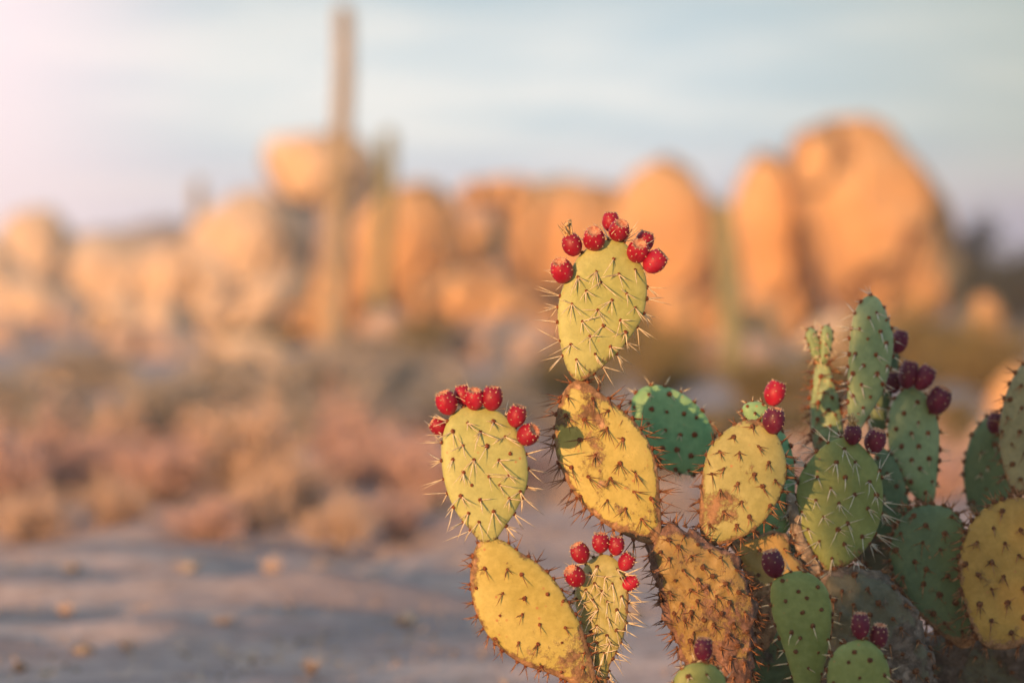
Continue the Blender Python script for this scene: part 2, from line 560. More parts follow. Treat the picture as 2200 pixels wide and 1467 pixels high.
def make_pad(plant, pts, depth, green, lean=0.0, turn=0.0, thick=0.011, cork=0.1, blotch=0.4, base=None, tip=None,
             spacing=50, spine="pale", slen=0.032, count=(2, 4), tubercle=0.0, ragged=0.0, areole=0.0036, back=True, down=0.75,
             bark=(0.36, 0.2, 0.105), rough=0.0, rim_step=0.62, srad=0.0011, label=None, out=0.55, centre=None):
    I = Inflated(pts, depth, lean, turn, thick, 3.2, centre=centre)
    seed = sum(p[0] * 3 + p[1] for p in pts) % 97
    rg = random.Random(int(seed * 31 + depth * 1000))
    o = I.o
    base = np.array(base if base else o[np.argmax(o[:, 1])], float)
    tip = np.array(tip if tip else o[np.argmin(o[:, 1])], float)
    ax = (tip - base); Lx = np.linalg.norm(ax); ax /= Lx
    pr = np.array([-ax[1], ax[0]])
    # areole lattice in pad coordinates
    spots = []
    mid = (base + tip) / 2
    k0 = int(Lx / spacing) + 3
    rot = rg.uniform(-0.12, 0.12)
    e1 = ax * math.cos(rot) + pr * math.sin(rot); e2 = -ax * math.sin(rot) + pr * math.cos(rot)
    for i in range(-k0 * 2, k0 * 2):
        for j in range(-k0, k0):
            q = mid + e1 * spacing * 0.53 * i + e2 * spacing * (j + 0.5 * (i % 2)) + np.array([rg.uniform(-1, 1), rg.uniform(-1, 1)]) * spacing * 0.14
            if I.s_of(q) < 0.93:
                spots.append(q)
    V, F, px, sv, fl = I.build()
    if tubercle or ragged or rough:
        sp = np.array(spots)
        for i in range(len(V)):
            h = 0.0
            if fl[i] != 0 and len(sp):
                d2 = ((sp - px[i]) ** 2).sum(1).min()
                h += tubercle * (math.exp(-d2 / (spacing * 0.22) ** 2) - 0.3)
            if rough:
                h += rough * noise.fractal(Vector(V[i]) * 26, 1.0, 2.0, 4)
            V[i] = V[i] + I.nrm * (fl[i] or 0) * h
            if ragged and sv[i] > 0.8:
                w = (sv[i] - 0.8) / 0.2
                rad = V[i] - I.plane(I.c); rad /= np.linalg.norm(rad) + 1e-9
                V[i] = V[i] + rad * w * ragged * noise.fractal(Vector(V[i]) * 55, 1.0, 2.0, 4)
    bt = np.clip(1 - ((px - base) @ ax) / Lx, 0, 1) ** 3
    mat = pad_material("pad_skin", *GREENS[green], cork=cork, blotch=blotch, seed=seed, bark=bark)
    b3 = I.plane(base)
    pad = mesh_obj("pad", V, F, mat, plant, b3, attrs={"rim": sv, "base": bt})
    if label:
        pad["label"] = label
    # spines and areoles: one mesh per pad
    sm = {"pale": M_SPINE, "brown": M_SPINE_BROWN, "white": M_SPINE_WHITE}[spine]
    SV, SF, SM = [], [], []
    dn = np.array([0, 0, -1.0])
    for side in ((1, -1) if back else (1,)):
        for q in spots:
            if side == -1:
                q = q + pr * spacing * 0.4
                if I.s_of(q) > 0.93:
                    continue
            p, n = I.surf(q, side)
            p = p + n * tubercle * 0.6
            add_areole(SV, SF, SM, p, n, areole * rg.uniform(0.6, 1.25), 0, rg)
            for _ in range(7):
                add_cone(SV, SF, SM, p, n + np.array([rg.uniform(-1, 1) for _ in range(3)]) * 0.9, areole * rg.uniform(1.2, 2.2), 0.0003, 0)
            if side == -1 and rg.random() < 0.4:
                continue
            tdir = dn - n * (dn @ n)
            tdir /= np.linalg.norm(tdir) + 1e-9
            lat = np.cross(n, tdir)
            m = rg.randint(*count)
            if rg.random() < 0.12:
                m = max(0, m - 2)
            for c in range(m):
                a = rg.gauss(0, 0.55) + (0 if c == 0 else rg.choice((-1, 1)) * rg.uniform(0.2, 1.25))
                d = (tdir * math.cos(a) + lat * math.sin(a)) * down + n * rg.uniform(0.25, 0.8) * out / 0.55
                L = slen * rg.uniform(0.55, 1.2) * (1.0 if c == 0 else 0.75)
                add_cone(SV, SF, SM, p, d, L, srad * rg.uniform(0.8, 1.25), 1, rg.uniform(-0.05, 0.05))
    per = np.linalg.norm(np.roll(o, -1, 0) - o, axis=1).sum()
    nr = int(per / (spacing * rim_step))
    for j in range(nr):
        i = int((j + rg.uniform(-0.25, 0.25)) / nr * I.n) % I.n
        if np.linalg.norm(o[i] - base) < Lx * 0.1:
            continue
        t = o[(i + 1) % I.n] - o[i - 1]
        od = np.array([t[1], -t[0]]); od /= np.linalg.norm(od) + 1e-9
        if od @ (o[i] - I.c) < 0:
            od = -od
        n = I.u * od[0] - I.v * od[1]
        n = n / np.linalg.norm(n)
        p = I.plane(o[i]) + I.nrm * rg.uniform(-0.5, 0.5) * thick * 0.5
        add_areole(SV, SF, SM, p, n, areole * rg.uniform(0.8, 1.25), 0, rg)
        for _ in range(6):
            add_cone(SV, SF, SM, p, n + np.array([rg.uniform(-1, 1) for _ in range(3)]) * 0.8, areole * rg.uniform(1.2, 2.6), 0.0003, 0)
        for c in range(rg.randint(max(1, count[0]), count[1] + 1)):
            d = n * rg.uniform(0.5, 1) + np.array([rg.uniform(-.8, .8), rg.uniform(-.8, .8), rg.uniform(-0.9, 0.35)]) * 0.8
            add_cone(SV, SF, SM, p, d, slen * rg.uniform(0.5, 1.15), srad * rg.uniform(0.8, 1.2), 1, rg.uniform(-0.05, 0.05))
    mesh_obj("spines", SV, SF, [M_AREOLE if green in ("leaf", "deep", "grey", "dull", "amber", "shade_murk", "dim_ochre", "umber") else M_AREOLE_RED, sm], pad, b3, SM)
    return pad


# ------------------------------------------------------------------ ground
def ground_z(x, y):
    t = np.clip((y - 6.2) / 3.6, 0, 1)
    z = 0.15 * t * t * (3 - 2 * t) + 0.5 * np.clip((y - 20) / 20, 0, 1) ** 1.5 + 0.03 * np.clip(y - 40, 0, 90)
    return z


def build_ground():
    ys = np.concatenate([np.linspace(-40, 2.4, 30), np.arange(2.5, 12, 0.05), np.arange(12, 24, 0.25), np.arange(24, 130, 2.5), np.array([160, 260, 500, 1200, 3000])])
    xu = np.concatenate([np.linspace(-1, -0.02, 20) ** 3 * 1500, np.linspace(-8.0, -3.1, 30), np.arange(-3.0, 3.01, 0.045), np.linspace(3.1, 8, 30), np.linspace(0.02, 1, 20) ** 3 * 1500])
    xs = np.unique(np.round(xu[(np.abs(xu) <= 8) | (np.abs(xu) > 8.5)], 4))
    nx, ny = len(xs), len(ys)
    V = np.zeros((ny * nx, 3))
    for j, y in enumerate(ys):
        for i, x in enumerate(xs):
            z = float(ground_z(x, y))
            if -3 < y < 24 and abs(x) < 9:
                p = Vector((x, y, 0.3))
                z += 0.035 * noise.noise(p * 0.9) + 0.014 * noise.fractal(p * 3.2, 1.0, 2.0, 4) + 0.085 * float(np.clip((y - 5.0) / 1.5, 0, 1)) * noise.fractal(Vector((x * 1.1, y * 2.6, 0.7)), 1.0, 2.0, 3)
                fade = 1.0 if y < 12 else 0.0
                if y > 2.4 and fade:
                    z += 0.012 * max(0.0, noise.noise(Vector((x * 9, y * 9, 1.7)))) + 0.006 * noise.noise(Vector((x * 21, y * 21, 4)))
            V[j * nx + i] = (x, y, z)
    F = [(j * nx + i, j * nx + i + 1, (j + 1) * nx + i + 1, (j + 1) * nx + i) for j in range(ny - 1) for i in range(nx - 1)]
    k = NT("sandy_ground")
    a = k.noise(2.1, 6, 0.62, vec=k.scaled((0.8, 1.4, 1.0)))
    b = k.noise(14, 5, 0.65)
    c = k.mix(k.map(a, 0.35, 0.65), (0.29, 0.23, 0.235), (0.52, 0.40, 0.37))
    c = k.mix(k.math("MULTIPLY", k.map(b, 0.42, 0.7), 0.55), c, (0.23, 0.165, 0.145))
    c = k.mix(k.math("MULTIPLY", k.map(k.noise(70, 3, 0.7), 0.5, 0.7), 0.5), c, (0.52, 0.44, 0.40))
    k.bump(k.math("ADD", k.noise(60, 5, 0.7), k.math("MULTIPLY", k.vor(45), 0.6)), 0.6, 0.012)
    o = mesh_obj("ground", V, F, k.done(c, 0.95, 0.15), None, (0, 0, 0))
    tag(o, None, None, kind="structure")
    return o


build_ground()

# ------------------------------------------------------------------ boulders
def rock_material(name, ca, cb, dark):
    k = NT(name)
    a = k.noise(0.7, 6, 0.6)
    b = k.noise(4.5, 5, 0.65)
    c = k.mix(k.map(a, 0.38, 0.62), ca, cb)
    st = k.noise(1.1, 5, 0.62, vec=k.scaled((0.9, 0.9, 0.8)))
    c = k.mix(k.math("MULTIPLY", k.map(st, 0.53, 0.70), 0.42), c, dark)
    c = k.mix(k.math("MULTIPLY", k.map(b, 0.45, 0.75), 0.35), c, tuple(x * 0.65 for x in ca))
    warp = k.n("ShaderNodeVectorMath", operation="ADD")
    k.put(warp.inputs[0], k.scaled((0.55, 0.55, 0.3)))
    wn_ = k.n("ShaderNodeVectorMath", operation="SCALE")
    k.put(wn_.inputs[0], k.noise(0.8, 3, out=1))
    wn_.inputs["Scale"].default_value = 0.55
    k.put(warp.inputs[1], wn_.outputs[0])
    crack = k.map(k.vor(1.0, warp.outputs[0], "DISTANCE_TO_EDGE"), 0.05, 0.0)
    c = k.mix(k.math("MULTIPLY", crack, 0.8), c, tuple(x * 0.4 for x in dark))
    k.bump(k.math("SUBTRACT", k.math("ADD", a, k.math("MULTIPLY", b, 0.4)), k.math("MULTIPLY", crack, 0.8)), 0.9, 0.4)
    return k.done(c, 0.92, 0.15)


M_ROCK = rock_material("orange_granite", (0.68, 0.36, 0.155), (0.82, 0.48, 0.23), (0.40, 0.19, 0.12))
M_ROCK_WASHED = rock_material("flare_washed_granite", (0.78, 0.53, 0.34), (0.88, 0.66, 0.47), (0.46, 0.29, 0.22))  # granite lightened, painting a flare wash over the left rocks
M_ROCK_PINK = rock_material("pink_granite", (0.56, 0.37, 0.28), (0.68, 0.48, 0.37), (0.36, 0.23, 0.2))


def boulder(pts, depth, label, mat=None, lean=0.12, turn=0.1, thick=None, wob=0.11, cuts=()):
    p = np.array(pts, float)
    ext = (p.max(0) - p.min(0)) * depth / FPX
    T = thick or 0.52 * min(ext)
    I = Inflated(pts, depth, lean, turn, T, 2.3, n=72, rings=18)
    V, F, px, sv, fl = I.build()
    size = max(ext)
    c0 = I.plane(I.c)
    out = []
    for v in V:
        d = v - c0
        q = Vector(v / size * 2.2)
        h = wob * size * noise.fractal(q, 1.0, 2.0, 4) + 0.02 * size * noise.noise(q * 5) - 0.06 * size * max(0.0, 0.16 - abs(noise.noise(q * 1.1 + Vector((5, 1, 3)))))
        v = c0 + d * (1 + h / (np.linalg.norm(d) + 0.3 * size))
        for cp, cn in cuts:           # flat broken faces
            cn = np.array(cn, float) / np.linalg.norm(cn)
            dd = (v - (c0 + np.array(cp) * ext[0])) @ cn
            if dd > 0:
                v = v - cn * dd * 0.93
        out.append(v)
    base = np.array(out)[:, 2].min()
    o = mesh_obj("boulder", out, F, mat or M_ROCK, None, (c0[0], c0[1], base))
    return tag(o, label, "boulder", "granite boulders of the rock pile")


boulder([(1690, 380), (1700, 320), (1725, 288), (1775, 265), (1850, 262), (1915, 283), (1972, 335), (2012, 395), (2036, 460), (2052, 530), (2062, 585), (2045, 645), (2000, 690), (1930, 712), (1850, 710), (1795, 680), (1762, 600), (1737, 520), (1705, 440)], 42,
        "tallest orange boulder at the right, broad dome with a steep right flank", turn=-0.05, cuts=(((0.23, -0.12, 0.36), (0.80, -0.10, 0.60)), ((0.36, -0.30, 0.0), (0.84, -0.54, 0.05))))
boulder([(1578, 470), (1596, 385), (1635, 348), (1685, 358), (1722, 430), (1748, 520), (1772, 620), (1785, 720), (1720, 770), (1650, 750), (1608, 650), (1586, 560)], 43.5,
        "upright orange slab leaning against the left side of the tallest boulder", lean=0.1, turn=-0.15)
boulder([(1318, 450), (1332, 380), (1380, 345), (1440, 333), (1490, 350), (1522, 400), (1547, 460), (1562, 540), (1575, 640), (1565, 730), (1480, 740), (1400, 730), (1342, 650), (1322, 540)], 46,
        "tall round-topped orange boulder left of the narrow gap showing sky", turn=-0.05)
boulder([(1078, 470), (1090, 400), (1150, 384), (1240, 390), (1330, 404), (1385, 480), (1380, 620), (1300, 700), (1180, 690), (1105, 610), (1082, 540)], 50,
        "wide flat-topped pale orange boulder behind the topmost red fruits", M_ROCK)
boulder([(985, 415), (1000, 392), (1060, 381), (1125, 386), (1135, 430), (1070, 443), (1000, 441)], 51,
        "thin cap rock bridging the top of the dark hollow")
boulder([(985, 520), (998, 487), (1030, 476), (1064, 488), (1080, 525), (1064, 560), (1030, 574), (998, 560)], 53,
        "small round rock wedged inside the dark hollow", wob=0.03)
boulder([(940, 480), (970, 425), (1040, 415), (1100, 430), (1130, 500), (1120, 600), (1040, 660), (960, 620)], 58,
        "shadowed rock closing the back of the dark hollow", M_ROCK_PINK)
boulder([(760, 560), (768, 480), (800, 430), (850, 402), (910, 396), (958, 420), (988, 470), (1000, 540), (1005, 620), (970, 690), (880, 700), (800, 680), (765, 630)], 48,
        "rounded orange boulder just right of the tallest saguaro, left of the dark hollow", turn=0.05)
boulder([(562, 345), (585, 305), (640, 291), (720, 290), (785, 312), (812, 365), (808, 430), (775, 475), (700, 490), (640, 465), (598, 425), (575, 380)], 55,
        "high golden boulder behind the tallest saguaro, undercut at its left", M_ROCK_WASHED)
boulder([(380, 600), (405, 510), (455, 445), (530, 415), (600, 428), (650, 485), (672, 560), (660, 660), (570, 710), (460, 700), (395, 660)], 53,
        "rounded boulder below and left of the high golden one", M_ROCK_WASHED)
boulder([(590, 490), (640, 455), (710, 450), (775, 480), (800, 580), (780, 690), (690, 730), (620, 690), (596, 590)], 54,
        "pinkish boulder under the high golden one, behind the saguaro trunk", M_ROCK_PINK)
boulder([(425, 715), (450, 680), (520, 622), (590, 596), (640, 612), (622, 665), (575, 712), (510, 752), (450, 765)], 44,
        "pale slab tilted up to the right at the foot of the left boulders", M_ROCK_WASHED, wob=0.03)
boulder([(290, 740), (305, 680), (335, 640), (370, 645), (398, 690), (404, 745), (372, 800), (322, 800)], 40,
        "upright pale rock standing left of the tilted slab", M_ROCK_WASHED)
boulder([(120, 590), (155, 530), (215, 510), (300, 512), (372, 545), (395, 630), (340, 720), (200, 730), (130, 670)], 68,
        "broad pale boulder at the left, low on the skyline", M_ROCK_WASHED)
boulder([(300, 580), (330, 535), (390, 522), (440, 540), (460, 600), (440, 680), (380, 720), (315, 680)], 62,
        "pale boulder between the broad left one and the rounded one", M_ROCK_WASHED)
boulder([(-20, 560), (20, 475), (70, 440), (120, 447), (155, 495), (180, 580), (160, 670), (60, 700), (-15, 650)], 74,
        "peaked pale boulder near the left edge, rising above its neighbours", M_ROCK_WASHED)
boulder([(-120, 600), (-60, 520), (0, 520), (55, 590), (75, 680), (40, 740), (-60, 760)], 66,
        "pale boulder cut by the left edge of the view", M_ROCK_WASHED)
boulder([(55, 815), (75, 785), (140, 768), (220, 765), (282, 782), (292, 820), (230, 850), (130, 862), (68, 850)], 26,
        "low whitish rock lying alone in front of the left boulders", M_ROCK_WASHED, wob=0.04)
boulder([(915, 760), (960, 715), (1020, 690), (1090, 682), (1170, 695), (1215, 750), (1190, 810), (1100, 830), (980, 830)], 34,
        "broad pinkish rock low in the middle, left of the top pad", M_ROCK_PINK)
boulder([(600, 720), (640, 660), (700, 650), (750, 690), (760, 750), (720, 800), (640, 800)], 42,
        "orange rock at the foot of the tallest saguaro")
boulder([(765, 740), (790, 685), (835, 668), (875, 690), (890, 750), (850, 800), (790, 790)], 40,
        "small pale rock right of the saguaro foot", M_ROCK_PINK)
boulder([(880, 640), (950, 600), (1060, 590), (1170, 640), (1210, 710), (1100, 740), (950, 740)], 46,
        "sloping orange rock under the dark hollow")
boulder([(2058, 700), (2075, 655), (2112, 632), (2145, 655), (2158, 715), (2140, 790), (2090, 800), (2062, 760)], 34,
        "orange rock right of the tallest boulder, in front of dark brush")
boulder([(1478, 800), (1505, 740), (1560, 715), (1625, 722), (1672, 765), (1685, 840), (1640, 900), (1550, 900), (1490, 870)], 30,
        "pinkish rock low behind the green pad and the thin saguaro", M_ROCK_PINK)
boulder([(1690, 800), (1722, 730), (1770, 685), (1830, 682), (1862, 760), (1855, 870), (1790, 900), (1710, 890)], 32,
        "pale orange rock behind the narrow pads with young growth", M_ROCK_WASHED)
boulder([(1935, 820), (1965, 765), (2030, 742), (2085, 765), (2100, 830), (2060, 890), (1970, 890)], 27,
        "low orange rock behind the shade-darkened fruits at the right")
boulder([(2125, 930), (2135, 830), (2190, 790), (2255, 830), (2270, 950), (2210, 1040), (2140, 1020)], 17,
        "orange rock close behind the pads at the right edge")
boulder([(1390, 700), (1412, 640), (1450, 625), (1485, 660), (1492, 730), (1450, 760), (1405, 750)], 36,
        "small orange rock right of the top pad, beneath the tall boulder")
boulder([(1560, 690), (1600, 640), (1660, 650), (1700, 720), (1690, 790), (1620, 800), (1570, 760)], 39,
        "orange rock under the leaning slab")
boulder([(2060, 1010), (2085, 930), (2120, 900), (2150, 960), (2150, 1060), (2090, 1090)], 12,
        "reddish rock showing between the two right-hand pads", M_ROCK_PINK)

boulder([(90, 640), (150, 550), (260, 525), (380, 532), (450, 565), (475, 680), (400, 780), (200, 780)], 78, "wide pale mound behind the left boulders, lowest on the skyline", M_ROCK_WASHED)
boulder([(400, 640), (470, 560), (600, 548), (690, 600), (700, 700), (600, 780), (450, 780)], 58, "broad pale rock behind the tilted slab", M_ROCK_WASHED)
boulder([(-60, 720), (0, 625), (90, 600), (190, 640), (235, 720), (150, 800), (0, 810)], 61, "broad pale rock filling the foot of the peaked left boulder", M_ROCK_WASHED)
boulder([(170, 810), (235, 725), (360, 700), (470, 738), (505, 800), (420, 860), (250, 860)], 36, "wide low rock between the whitish rock and the tilted slab", M_ROCK_PINK)
boulder([(640, 620), (720, 560), (830, 570), (900, 640), (880, 740), (760, 760), (660, 720)], 50, "wide orange rock behind the saguaro trunk, under the rounded boulder")
boulder([(430, 800), (445, 745), (520, 720), (600, 735), (640, 790), (600, 840), (480, 845)], 30, "low pale rock beneath the tilted slab", M_ROCK_WASHED)
boulder([(180, 730), (200, 665), (250, 640), (300, 660), (320, 730), (290, 800), (210, 800)], 45, "pale rock under the broad left boulder", M_ROCK_WASHED)
boulder([(60, 740), (80, 680), (130, 650), (185, 675), (195, 740), (150, 790), (80, 790)], 48, "dull pink rock under the peaked left boulder", M_ROCK_PINK)
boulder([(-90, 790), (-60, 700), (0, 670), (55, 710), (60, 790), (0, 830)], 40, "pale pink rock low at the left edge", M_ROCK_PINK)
boulder([(375, 620), (400, 560), (440, 545), (490, 580), (500, 660), (450, 720), (390, 700)], 47, "leaning pale rock left of the tilted slab's top", M_ROCK_WASHED)
boulder([(1195, 720), (1225, 660), (1290, 640), (1360, 665), (1390, 730), (1340, 790), (1230, 790)], 38, "orange rock behind the lower left of the top pad")
boulder([(1255, 600), (1290, 520), (1340, 500), (1390, 540), (1400, 640), (1340, 690), (1270, 670)], 47, "orange rock filling the space behind the top pad")
boulder([(1840, 740), (1870, 690), (1930, 670), (1990, 690), (2010, 750), (1960, 800), (1870, 800)], 36, "orange rock at the foot of the tallest boulder")
boulder([(660, 850), (690, 790), (760, 770), (830, 790), (850, 850), (790, 890), (700, 890)], 24, "low dull rock among the grey shrubs right of the saguaro foot", M_ROCK_PINK)

# far ridge closing the view at the left
rv, rf = [], []
xs_ = np.linspace(-60, 30, 90)
for j, (yy, hh) in enumerate(((112, 0.0), (118, 0.75), (125, 1.0), (150, 0.4), (180, 0.0))):
    for x in xs_:
        prof = 3.3 + 1.3 * noise.noise(Vector((x * 0.09, 3.1, 0))) + 0.7 * noise.noise(Vector((x * 0.3, yy * 0.1, 2)))
        rv.append((x, yy, float(ground_z(x, yy)) - 0.3 + hh * prof * min(1, (30 - x) / 25 + 0.3)))
for j in range(4):
    for i in range(len(xs_) - 1):
        a = j * len(xs_) + i
        rf.append((a, a + 1, a + len(xs_) + 1, a + len(xs_)))
tag(mesh_obj("hills", rv, rf, M_ROCK_PINK, None, (0, 140, 0)), None, None, kind="structure")

# ------------------------------------------------------------------ saguaros
M_SAGUARO = plain("saguaro_skin", (0.30, 0.23, 0.15), (0.42, 0.33, 0.23), 3, 0.8, 0.4, 0.02)
M_SAGUARO_G = plain("green_saguaro_skin", (0.22, 0.21, 0.11), (0.29, 0.27, 0.15), 3, 0.8, 0.4, 0.02)


def saguaro(path, depth, label, mat, taper=0.85):
    """ribbed column; path = [(px, py, width_px)] from the base up"""
    ribs, per = 15, 4
    ns = ribs * per
    pts = np.array(path, float)
    t = np.linspace(0, len(pts) - 1, 40)
    cx, cy, w = (np.interp(t, range(len(pts)), pts[:, k]) for k in range(3))
    V, F = [], []
    g = float(ground_z(0, depth)) - 0.1
    for k in range(40):
        c = P(cx[k], cy[k], depth)
        if k == 0:
            c[2] = g
        r = w[k] * 0.5 * depth / FPX
        for i in range(ns):
            a = 2 * math.pi * i / ns
            rr = r * (1 - 0.17 * (0.5 - 0.5 * math.cos(ribs * a)) ** 0.7)
            V.append(c + np.array([math.cos(a) * rr, math.sin(a) * rr, 0]))
    r0 = w[-1] * 0.5 * depth / FPX
    top = P(cx[-1], cy[-1], depth)
    for k in range(1, 7):
        th = k / 6 * math.pi / 2
        for i in range(ns):
            a = 2 * math.pi * i / ns
            rr = r0 * max(0.02, math.cos(th)) * (1 - 0.17 * (0.5 - 0.5 * math.cos(ribs * a)) ** 0.7)
            V.append(top + np.array([math.cos(a) * rr, math.sin(a) * rr, r0 * 1.1 * math.sin(th)]))
    for k in range(45):
        for i in range(ns):
            j = (i + 1) % ns
            F.append((k * ns + i, k * ns + j, (k + 1) * ns + j, (k + 1) * ns + i))
    F.append(tuple(45 * ns + i for i in range(ns)))
    o = mesh_obj("saguaro", V, F, mat, None, (P(cx[0], cy[0], depth)[0], depth, g))
    return tag(o, label, "saguaro cactus", "saguaros among the boulders")


saguaro([(716, 800, 40), (726, 500, 44), (733, 300, 42), (740, 160, 40), (739, 30, 37)], 30, "tallest saguaro, a single bare column reaching the top of the view", M_SAGUARO)
saguaro([(806, 780, 30), (820, 560, 34), (832, 400, 36), (834, 295, 32)], 44, "shorter slender saguaro just right of the tallest one", M_SAGUARO_G)
saguaro([(1580, 860, 48), (1574, 700, 50), (1562, 540, 46), (1552, 455, 38)], 27, "olive saguaro in front of the gap between the two big right-hand boulders", M_SAGUARO_G)
saguaro([(418, 760, 30), (424, 560, 32), (426, 400, 26)], 70, "faint far saguaro left of the rounded boulder", M_SAGUARO)

# ------------------------------------------------------------------ shrubs
def leafy(col_a, col_b, name):
    k = NT(name)
    n = k.noise(9, 3)
    k.b.inputs["Transmission Weight"].default_value = 0
    return k.done(k.mix(k.map(n, 0.3, 0.7), col_a, col_b), 0.75, 0.2)


M_DRY = leafy((0.62, 0.37, 0.30), (0.78, 0.52, 0.44), "dry_brown_twigs")
M_DRY2 = leafy((0.64, 0.42, 0.29), (0.80, 0.58, 0.43), "straw_twigs")
M_WOOD = plain("grey_brown_wood", (0.1, 0.07, 0.05), (0.2, 0.14, 0.1), 40, 0.9)
M_SAGE = leafy((0.33, 0.28, 0.23), (0.48, 0.40, 0.33), "grey_green_leaves")
M_OLIVE = leafy((0.17, 0.13, 0.045), (0.30, 0.22, 0.08), "olive_leaves")
M_DARKLEAF = leafy((0.03, 0.042, 0.035), (0.06, 0.07, 0.055), "dark_leaves")


def shrub_meshes(seed, n_stem, n_leaf, leaf, spread, twig_r, fill):
    """unit-height shrub (1 m tall): branch verts/faces and leaf verts/faces"""
    rg = random.Random(seed)
    BV, BF, ends = [], [], []

    def stick(p, q, r0, r1):
        u, v, n = basis(q - p)
        b = len(BV)
        for (c, r) in ((p, r0), (q, r1)):
            for a in (0, 2.09, 4.19):
                BV.append(c + (u * math.cos(a) + v * math.sin(a)) * r)
        for i in range(3):
            j = (i + 1) % 3
            BF.append((b + i, b + j, b + 3 + j, b + 3 + i))

    def grow(p, d, L, r, depth):
        steps = 3
        for s in range(steps):
            d = d + np.array([rg.gauss(0, .2), rg.gauss(0, .2), rg.gauss(0.04, .14)])
            d /= np.linalg.norm(d)
            q = p + d * L / steps
            stick(p, q, r, r * 0.8)
            r *= 0.8
            p = q
            if depth > 0:
                for _ in range(2):
                    e = d + np.array([rg.gauss(0, .6), rg.gauss(0, .6), rg.gauss(0.05, .4)])
                    grow(p, e / np.linalg.norm(e), L * rg.uniform(0.42, 0.68), r * 0.65, depth - 1)
            ends.append((p, d))
    for _ in range(n_stem):
        a = rg.random() * 2 * math.pi
        tilt = rg.random() ** 0.7 * spread
        d = np.array([math.cos(a) * tilt, math.sin(a) * tilt, 1.0])
        d /= np.linalg.norm(d)
        grow(np.array([math.cos(a), math.sin(a), 0]) * 0.05, d, rg.uniform(0.5, 0.75), twig_r, 2)
    LV, LF = [], []
    for _ in range(n_leaf):
        p, d = ends[int(rg.random() * len(ends))]
        if p[2] < fill:
            continue
        p = p + np.array([rg.gauss(0, leaf * 1.6) for _ in range(3)])
        u, v, n = basis(np.array([rg.gauss(0, 1), rg.gauss(0, 1), rg.gauss(0.3, 1)]))
        L = leaf * rg.uniform(0.6, 1.4)
        w = L * rg.uniform(0.25, 0.5)
        b = len(LV)
        LV += [p - u * L, p + v * w, p + u * L, p - v * w]
        LF.append((b, b + 1, b + 2, b + 3))
    BV, LV = np.array(BV), np.array(LV)
    top = np.percentile(LV[:, 2], 98)
    return BV / top, BF, LV / top, LF


def mesh_only(name, V, F, mat):
    me = bpy.data.meshes.new(name)
    me.from_pydata(V.tolist(), [], F)
    me.materials.append(mat)
    return me


SHRUB = {}
for i in range(4):
    SHRUB["dry", i] = shrub_meshes(100 + i, 20, 7000, 0.022, 1.1, 0.009, 0.0)
for i in range(3):
    SHRUB["leafy", i] = shrub_meshes(200 + i, 14, 5000, 0.036, 0.8, 0.012, 0.02)
for i in range(2):
    SHRUB["crown", i] = shrub_meshes(300 + i, 9, 4600, 0.04, 0.7, 0.02, 0.2)
MESHES = {}


def shrub(name, kind, var, x, y, width, height, mats, label, cat, group, rz=0.0):
    key = (kind, var, mats[0].name, mats[1].name)
    if key not in MESHES:
        bv, bf, lv, lf = SHRUB[kind, var]
        MESHES[key] = (mesh_only("branches", bv, bf, mats[0]), mesh_only("foliage", lv, lf, mats[1]), max(np.ptp(lv[:, 0]), np.ptp(lv[:, 1])))
    bm, lm, wid = MESHES[key]
    t = empty(name, (x, y, float(ground_z(x, y)) - 0.02), label, cat, group)
    t.rotation_euler = (0, 0, rz)
    t.scale = (width / wid, width / wid, height)
    for nm, me in (("branches", bm), ("foliage", lm)):
        o = bpy.data.objects.new(nm, me)
        COL.objects.link(o)
        o.parent = t
    return t


def shrub_px(name, kind, var, px, top, wpx, depth, mats, label, cat, group):
    x = (px - 1100) / FPX * depth
    g = float(ground_z(x, depth))
    h = CAM_H - (top - 733.5) / FPX * depth - g
    return shrub(name, kind, var, x, depth, wpx * depth / FPX, max(h, 0.1), mats, label, cat, group, rz=px * 0.37)


